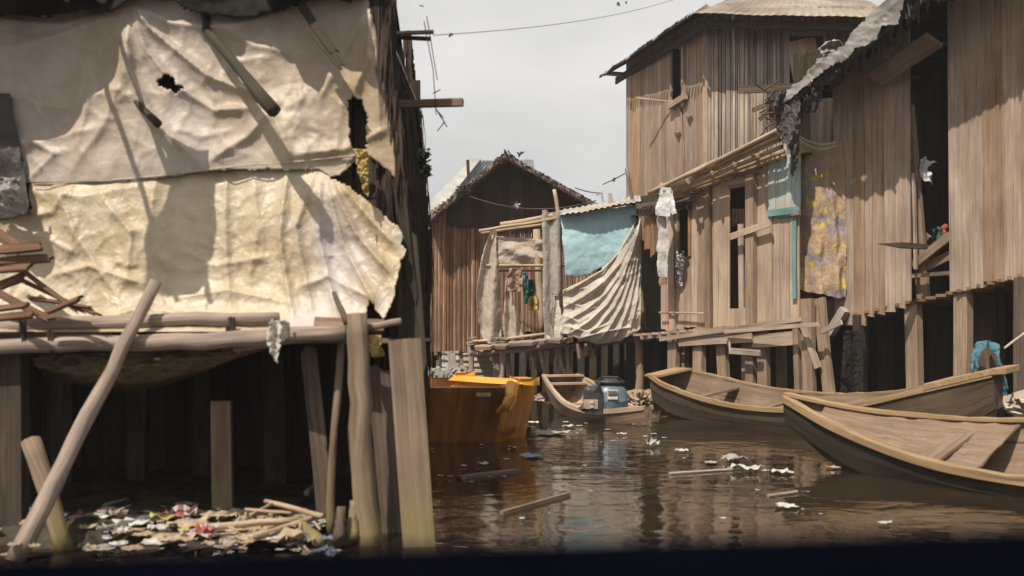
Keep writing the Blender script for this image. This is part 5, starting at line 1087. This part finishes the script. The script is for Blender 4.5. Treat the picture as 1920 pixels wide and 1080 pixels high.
# ================================================================ CANOES
def canoe(label, A, B, prof, mats, name='canoe', thwarts=(), heel=0.0, bott=.55, bowdeck=0, transom=True, ns=26, curve=0.0, gw=.05, seat=None, base=.0, group=None, deck=None):
    """prof: (s, half width, rim height, keel height); A stern, B bow on the water plan"""
    A = Vector((A[0], A[1], 0)); B = Vector((B[0], B[1], 0)); ax = (B-A); Ln = ax.length; ax.normalize(); pr = Vector((ax.y, -ax.x, 0))
    if pr.dot(-A) < 0: pr = -pr          # pr points to the viewer's side
    root = empty(name, label, 'canoe', A.lerp(B, .5), group)
    def pf(s):
        i = 0
        for i in range(len(prof)-1):
            if s <= prof[i+1][0]: break
        n = len(prof); a = prof[i]; b = prof[i+1]; f = (s-a[0])/(b[0]-a[0])
        p0 = prof[max(i-1, 0)]; p3 = prof[min(i+2, n-1)]; f = min(max(f, 0), 1)
        m0 = [(b[k]-p0[k])/max(b[0]-p0[0], .01)*(b[0]-a[0]) for k in range(4)]; m1 = [(p3[k]-a[k])/max(p3[0]-a[0], .01)*(b[0]-a[0]) for k in range(4)]
        return [(2*f**3-3*f**2+1)*a[k]+(f**3-2*f**2+f)*m0[k]+(-2*f**3+3*f**2)*b[k]+(f**3-f**2)*m1[k] for k in range(1, 4)]
    T = .028
    def sect(s, inner):
        hw, zr, zk = pf(s); c = A+ax*(Ln*s); pts = []
        if inner: hw = max(hw-T, .004); zk += T
        for (a, b) in [(1, 1), (.93, .62), (.78, .25), (bott, .04), (0, 0), (-bott, .04), (-.78, .25), (-.93, .62), (-1, 1)]:
            z = zk+(zr-zk)*b; off = a*hw; z2 = z-heel*off; pts.append(c+pr*off+Vector((0, 0, z2)))
        return pts
    g = G(); V = []; rows = [sect(i/ns, False)+sect(i/ns, True)[::-1] for i in range(ns+1)]; m = 18
    for r in rows: V += r
    fo = []; fi = []; uo = []; ui = []
    for i in range(ns):
        for k in range(m-1):
            q = [i*m+k, (i+1)*m+k, (i+1)*m+k+1, i*m+k+1]; u = [(k*.08, i*Ln/ns), (k*.08, (i+1)*Ln/ns), ((k+1)*.08, (i+1)*Ln/ns), ((k+1)*.08, i*Ln/ns)]
            if k < 8: fo.append(q); uo.append(u)
            elif k > 8: fi.append(q); ui.append(u)
    for e in (0, ns):
        fo.append([e*m+k for k in range(9)]); uo.append([(k*.08, 0) for k in range(9)]); fi.append([e*m+k for k in range(9, 18)]); ui.append([(k*.08, 0) for k in range(9)])
    g.add(V, fo, uo); g.build('hull', mats[0], root, smooth=False)
    g = G(); g.add(V, fi, ui); g.build('hull_lining', mats[1], root, smooth=False)
    if transom:
        g = G(); a, b = sect(0, False)[0], sect(0, False)[-1]; c = sect(.045, False)
        g.board(a.lerp(c[0], .5)+Vector((0, 0, .012)), b.lerp(c[-1], .5)+Vector((0, 0, .012)), Ln*.05+.1, .03, (0, 0, 1), 2, 1); g.build('stern_board', mats[2], root)
    for sd in (0, -1):
        g = G(); n = ns*2; pts = [sect(i/n, False)[sd] for i in range(n+1)]
        # gunwale strake as square bar
        V = []; fs = []; us = []
        for i, p in enumerate(pts):
            sg = 1 if sd == 0 else -1; w2 = gw*(1.15+.35*N2(i*.5, sd*3+Ln)); z2 = .014+.018*N2(i*.6, 5+sd)
            o_ = pr*sg
            V += [p+o_*.022+Vector((0, 0, z2)), p-o_*(w2-.022)+Vector((0, 0, z2)), p-o_*(w2-.022)+Vector((0, 0, -.022)), p+o_*.022+Vector((0, 0, -.055))]
        for i in range(n):
            for k in range(4): fs.append([i*4+k, i*4+(k+1) % 4, (i+1)*4+(k+1) % 4, (i+1)*4+k]); us.append([(k*.05, i*Ln/n), (k*.05+.05, i*Ln/n), (k*.05+.05, (i+1)*Ln/n), (k*.05, (i+1)*Ln/n)])
        fs += [[0, 1, 2, 3], [n*4+k for k in range(4)]]; us += [[(0, 0)]*4]*2
        g.add(V, fs, us); g.build('gunwale', mats[2], root, bevel=.006)
    for (s, w_, dz) in thwarts:
        a = sect(s, True)[0]+Vector((0, 0, -dz)); b = sect(s, True)[-1]+Vector((0, 0, -dz)); q = (a-b).normalized()
        g = G(); g.board(a-q*dz*.1, b+q*dz*.1, w_, .03, (0, 0, 1), 3, 2, 0, .004); tw = g.build('thwart', mats[3], root)
    for s in [i/9 for i in range(1, 9)]:
        p = sect(s, True); g = G(); g.tube([p[k]+Vector((0, 0, .012)) for k in (1, 2, 3, 4, 5, 6, 7)], .016, 5, .1)
        if seat is None: g.build('rib', mats[3], root)
    if deck:      # rough boards laid inside, below the rims
        s0, s1, dz = deck; g = G(); V = []; fs = []; us = []; nx, ny = 60, 16
        for i in range(nx+1):
            s = lerp(s0, s1, i/nx)+.004*N2(i*.3, 2); q = sect(s, True); a_ = q[0].lerp(q[1], .5); b_ = q[-1].lerp(q[-2], .12)
            for j in range(ny+1):
                p = a_.lerp(b_, j/ny); V.append(p+Vector((0, 0, -dz*.35*(1-j/ny)+.022*fbm(i*.17, j*.45, 4, 4)-(.012 if j in (5, 10) else 0))))
        for i in range(nx):
            for j in range(ny): fs.append([i*(ny+1)+j, i*(ny+1)+j+1, (i+1)*(ny+1)+j+1, (i+1)*(ny+1)+j]); us.append([(j*.08, i*.05), (j*.08+.08, i*.05), (j*.08+.08, i*.05+.05), (j*.08, i*.05+.05)])
        g.add(V, fs, us)
        g.build('deck', W_CANOE, root, solid=.02)
    if bowdeck:
        g = G(); s0 = 1-bowdeck; V = []; 
        for i in range(7):
            s = lerp(s0, 1.0, i/6); q = sect(s, False); e = .03; V += [q[0]+pr*.03+Vector((0, 0, e+.01)), q[-1]-pr*.03+Vector((0, 0, e+.01)), q[-1]-pr*.03+Vector((0, 0, -.03)), q[0]+pr*.03+Vector((0, 0, -.03))]
        s = 1.0; tip = V[-4:]; V += [t+ax*.16+Vector((0, 0, .015)) for t in tip]
        fs = [[i*4+k, i*4+(k+1) % 4, (i+1)*4+(k+1) % 4, (i+1)*4+k] for i in range(7) for k in range(4)]+[[0, 1, 2, 3], [28, 29, 30, 31]]
        g.add(V, fs, [[(k*.03, i*.1) for k in range(4)] for i in range(len(fs))]); g.build('bow_deck', mats[2], root, bevel=.008)
    return root
canoe('long canoe with its prow raised at the right, moored below the row house', (2.32, 15.3), (5.18, 10.6), [(0, .27, .66, .12), (.1, .42, .56, -.03), (.3, .5, .40, -.1), (.5, .5, .36, -.12), (.7, .42, .45, -.1), (.87, .24, .66, .0), (1, .10, .83, .42)],
      (W_HULL, W_CANOE, W_GUN, W_CANOE), thwarts=[(.2, .2, .1), (.42, .18, .08), (.62, .18, .08)], bowdeck=.13, heel=.16)
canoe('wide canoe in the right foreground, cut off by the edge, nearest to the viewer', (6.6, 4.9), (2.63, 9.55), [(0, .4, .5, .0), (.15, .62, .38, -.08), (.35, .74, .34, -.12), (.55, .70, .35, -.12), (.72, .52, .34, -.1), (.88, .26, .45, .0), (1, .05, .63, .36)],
      (W_HULL_DARK, W_CANOE, W_GUN, W_CANOE), thwarts=[(.3, .22, .08), (.52, .22, .09), (.74, .2, .05)], heel=.28, gw=.1, transom=False, deck=(.68, .94, .14))
canoe('small pale canoe lying low before the stall, holding a blue grey drum', (.78, 15.8), (1.82, 13.3), [(0, .30, .58, .15), (.15, .40, .46, .0), (.4, .46, .24, -.1), (.65, .42, .16, -.12), (.85, .28, .2, -.08), (1, .06, .26, .0)],
      (W_CANOE, W_BOATPALE, W_BOATPALE, W_BOATPALE), thwarts=[(.07, .2, .07), (.42, .12, .03)], seat=0)
# drum lying in the small canoe
dr = empty('plastic_drum', 'blue grey plastic drum with a black lid standing in the small pale canoe', 'drum', P(1135, 768, 13.9))
def lathe(c, prof, n=28, sq=1.0, ax=(1, 0, 0), sy=1.0):
    V = []; fs = []; us = []
    for (r, z) in prof:
        for k in range(n):
            t = 6.2832*k/n; V.append(c+Vector((r*math.cos(t), r*sy*math.sin(t), z)))
    m = len(prof)
    for i in range(m-1):
        for k in range(n): fs.append([i*n+k, i*n+(k+1) % n, (i+1)*n+(k+1) % n, (i+1)*n+k]); us.append([(k*.1, i*.1), (k*.1+.1, i*.1), (k*.1+.1, i*.1+.1), (k*.1, i*.1+.1)])
    fs += [list(range(n))[::-1], [(m-1)*n+k for k in range(n)]]; us += [[(0, 0)]*n]*2
    return V, fs, us
c = P(1143, 770, 13.9)
g = G(); g.add(*lathe(c, [(.24, 0), (.26, .02), (.262, .13), (.268, .14), (.262, .15), (.25, .24), (.21, .32), (.15, .37), (.13, .38)], sy=.8)); g.build('body', M_DRUM, dr, smooth=True)
g = G(); g.add(*lathe(c, [(.155, .375), (.205, .38), (.21, .40), (.205, .42), (.16, .425), (.155, .45), (.11, .455)], sy=.8)); g.build('lid', M_BLACK, dr, smooth=True)
c2 = P(1106, 768, 13.8)
g = G(); g.board(c2, c2+Vector((0.02, 0, .33)), .2, .24, (0, -1, 0), 3, 3); g.build('can', M_BLACK, dr, bevel=.06)
g = G(); g.board(c2+Vector((-.0, -.137, .02)), c2+Vector((-.0, -.137, .15)), .2, .006, (0, -1, 0), 1, 1); g.build('label', SCR[4], dr)
for k, (zz, cc) in enumerate([(.055, .05), (.115, .045)]):
    g = G(); g.tube([c2+Vector((.02, -.1405, zz-.02)), c2+Vector((.02, -.1405, zz+.02))], .028, 8); g.build('label_mark', SCR[0], dr)
g = G(); p = c+Vector((.02, -.225, .17)); g.board(p, p+Vector((0, .04, .13)), .14, .02, (0, -1, .3), 1, 1); g.build('label', M_METL, dr)
g = G(); p = c+Vector((.02, -.232, .235)); g.board(p, p+Vector((0, .02, .05)), .12, .02, (0, -1, .3), 1, 1); g.build('recess', M_BLACK, dr)
g = G(); g.tube([c+Vector((-.2, -.02, .4)), c+Vector((-.1, -.1, .47)), c+Vector((.1, -.1, .47)), c+Vector((.21, -.02, .4))], .014, 6, sub=2); g.build('handle', M_BLACK, dr)
cloth('pink_rag', SCR[1], [[(1000+i*8, 738+j*7, 14.6-.03*i) for i in range(4)] for j in range(3)], 20, 16, lambda x, y, u, v: .05*ridge(x/6, y/6, 2, 2), lambda x, y: inpoly(x, y, [(1002, 742), (1012, 738), (1022, 748), (1024, 758), (1010, 758), (1000, 752)]), label='pinkish rag draped over the left rim of the small pale canoe', cat='rag', rag=2, ragf=.2)

# ================================================================ ORANGE BOAT
ob = empty('orange_boat', 'worn orange wooden boat with a square stern, half hidden by the near posts', 'boat', P(880, 820, 11.8))
def hullpts(z, fl):
    # plan outline (px-free): left end hidden, right end stern
    x0 = -3.4; x1 = lerp(-.22, -.09, fl); xs = lerp(.12, .29, fl); return [Vector((x0, lerp(11.1, 10.95, fl), z)), Vector((x1, lerp(11.25, 11.0, fl), z)), Vector((xs, 12.0, z)), Vector((xs-.1, 12.9, z)), Vector((x0, 12.9, z))]
zb, zt = -.15, .66
lo = hullpts(zb, 0); hi = hullpts(zt, 1)
def panel(name, a, b, c, d, th, mat, parent, n=10):
    nn = (b-a).cross(d-a).normalized(); g = G(); V = []; fs = []; us = []
    for s in (0, 1):
        for j in range(5):
            for i in range(n+1):
                u = i/n; v = j/4; V.append(a.lerp(b, u).lerp(d.lerp(c, u), v)+nn*(s*th)+nn*.012*math.sin(v*3.1)+nn*.01*N2(u*5, v*3, s*0+th))
    q = 5*(n+1)
    for s in (0, 1):
        for j in range(4):
            for i in range(n): o = s*q+j*(n+1)+i; fs.append([o, o+1, o+n+2, o+n+1]); us.append([(i*.2, j*.18), (i*.2+.2, j*.18), (i*.2+.2, j*.18+.18), (i*.2, j*.18+.18)])
    for i in range(n): 
        for j in (0, 4): o = j*(n+1)+i; fs.append([o, o+1, o+1+q, o+q]); us.append([(0, 0)]*4)
    for j in range(4):
        for i in (0, n): o = j*(n+1)+i; fs.append([o, o+n+1, o+n+1+q, o+q]); us.append([(0, 0)]*4)
    g.add(V, fs, us); return g.build(name, mat, parent, smooth=False, bevel=.006)
hi2 = [Vector(p) for p in hi]; hi2[0].z = .62; hi2[1].z = .63
panel('side', lo[0], lo[1], hi2[1], hi2[0], -.06, M_ORGD, ob, 16)
panel('stern', lo[1], lo[2], hi[2], hi2[1], -.06, M_ORG, ob)
panel('side', lo[2], lo[3], hi[3], hi[2], -.06, M_ORG, ob)
panel('side', lo[3], lo[4], hi[4], hi[3], -.06, M_ORGD, ob, 16)
g = G()
for i in range(8): g.board((-3.4+i*.46, 11.2, .12), (-3.4+i*.46, 12.8, .12), .45, .03, (0, 0, 1), 1, 1)
g.build('bottom_board', M_ORGD, ob)
g = G(); g.board(P(850, 714, 12.1), P(984, 722, 11.6), .13, .09, (0, -.5, 1), 4, 1, 0, .008); g.build('rim_beam', M_ORGL, ob, bevel=.015)
g = G(); g.board(P(858, 705, 12.15), P(890, 705, 12.1), .14, .09, (0, 0, 1), 2, 2); g.build('rim_block', M_ORGL, ob, bevel=.02)
g = G(); p = P(982, 713, 11.75); g.board(p+Vector((-.1, 0, 0)), p+Vector((.1, .05, 0)), .5, .06, (0, 0, 1), 2, 2); g.build('rim_block', M_ORGL, ob, bevel=.02)
g = G(); pts = [P(958, 722, 11.1), P(956, 745, 10.88), P(948, 762, 10.8), P(934, 774, 10.9)]
g.tube(pts, [.06, .055, .045, .035], 8, .03, sub=3); g.tube([P(966, 722, 11.15), P(962, 755, 10.92), P(952, 774, 10.9)], [.04, .035, .02], 7, .03, sub=2)
g.build('bracket', M_ORGL, ob, smooth=True)
g = G(); g.board(P(893, 740, 10.93), P(920, 740, 10.93), .04, .012, (0, -1, 0), 2, 1); g.build('cleat', SCR[4], ob)
# ================================================================ FLOATING THINGS
def floater(a, b, r, mat, label, flat=False):
    Ya = (CH-.01)*F/(a[1]-H0); Yb = (CH-.01)*F/(b[1]-H0); g = G()
    if flat: g.board(P(*a, Ya), P(*b, Yb), r*2, .03, (0, 0, 1), 3, 2, .02, .004)
    else: g.tube([P(*a, Ya), P(*b, Yb)], r, 7, .1, sub=4)
    g.root('floating_plank', mat, label, 'plank')
floater((860, 896), (974, 882), .035, W_POSTD, 'dark plank floating just below the orange boat', True)
floater((942, 962), (1068, 926), .018, W_BROWN, 'grey plank floating at a slant in the middle of the canal', True)
floater((1255, 888), (1375, 880), .012, W_GREY, 'thin pale cane floating near the white bags')
floater((1440, 930), (1494, 922), .014, W_RND, 'short pale cane floating below the white bags')
def fscrap(px, py, size, mat, label, cat='scrap', name='floating_scrap', group=None, flat=.3, z=.012, asp=1.0): scrap(px, py, size, mat, label, cat, name, z, flat, group, asp=asp)
fscrap(1378, 862, 44, SCR[6], 'grey plastic bag floating left of the white one', 'bag', 'floating_bag', flat=.5, z=.02)
fscrap(1404, 880, 44, SCR[0], 'white plastic bag floating in the middle of the dark water', 'bag', 'floating_bag', flat=.36, z=.02)
fscrap(1468, 886, 34, SCR[0], 'white flat scrap floating right of the white bag', flat=.3)
fscrap(1434, 883, 14, SCR[0], 'tiny white scrap between the white bag and the flat scrap')
fscrap(1332, 868, 22, SCR[6], 'small grey scrap left of the grey bag')
fscrap(1556, 876, 14, M_ORG, 'small orange scrap floating under the near canoe prow')
fscrap(1568, 877, 16, SCR[0], 'white scrap touching the orange one under the near canoe prow')
fscrap(1474, 949, 36, SCR[0], 'pale scrap floating alone low in the middle', flat=.2)
fscrap(1660, 981, 18, SCR[0], 'pale scrap floating lowest at the right')
fscrap(1225, 835, 24, SCR[0], 'white crumpled scrap floating at the tip of the small canoe', flat=.8)
fscrap(1276, 845, 22, SCR[0], 'white scrap floating below the long canoe stern')
fscrap(1001, 793, 20, SCR[0], 'round white scrap right of the orange boat')
fscrap(1068, 800, 20, SCR[0], 'white scrap floating under the small pale canoe')
fscrap(1165, 814, 16, SCR[0], 'white scrap below the dark bow of the small canoe')
fscrap(1030, 812, 60, SCR[6], 'flat grey sheet floating under the small canoe', flat=.15)
fscrap(995, 855, 40, SCR[5], 'dull blue sheet floating below the orange boat', flat=.12, z=.012)
fscrap(905, 870, 20, SCR[6], 'grey scrap near the dark plank')
G5 = 'tiny specks of litter floating on the canal'
for i in range(50):
    q = random.random()
    if q < .45: px, py = random.uniform(960, 1260), random.uniform(782, 835)
    elif q < .75: px, py = random.uniform(810, 1000), random.uniform(828, 905)
    else: px, py = random.uniform(900, 1560), random.uniform(840, 980)
    fscrap(px, py, random.uniform(3, 11), SCR[random.choice([0, 4, 6, 6, 6, 4])], 'tiny pale speck of litter floating on the dark water', 'scrap', 'floating_litter', G5, random.uniform(.1, .4))

# ================================================================ HUMID HAZE
me = bpy.data.meshes.new('haze'); x0, x1, y0, y1, z0, z1 = -25, 25, -4, 40, -1.1, 9.5
me.from_pydata([(x, y, z) for x in (x0, x1) for y in (y0, y1) for z in (z0, z1)], [], [(0, 1, 3, 2), (4, 6, 7, 5), (0, 4, 5, 1), (2, 3, 7, 6), (0, 2, 6, 4), (1, 5, 7, 3)])
hz = bpy.data.objects.new('haze', me); sc.collection.objects.link(hz); hz['kind'] = 'stuff'
hm = bpy.data.materials.new('humid_air'); hm.use_nodes = True; t = hm.node_tree; t.nodes.clear()
o = t.nodes.new('ShaderNodeOutputMaterial'); pv = t.nodes.new('ShaderNodeVolumePrincipled'); pv.inputs['Density'].default_value = .0012; pv.inputs['Color'].default_value = (.9, .87, .82, 1)
t.links.new(pv.outputs[0], o.inputs['Volume']); me.materials.append(hm)
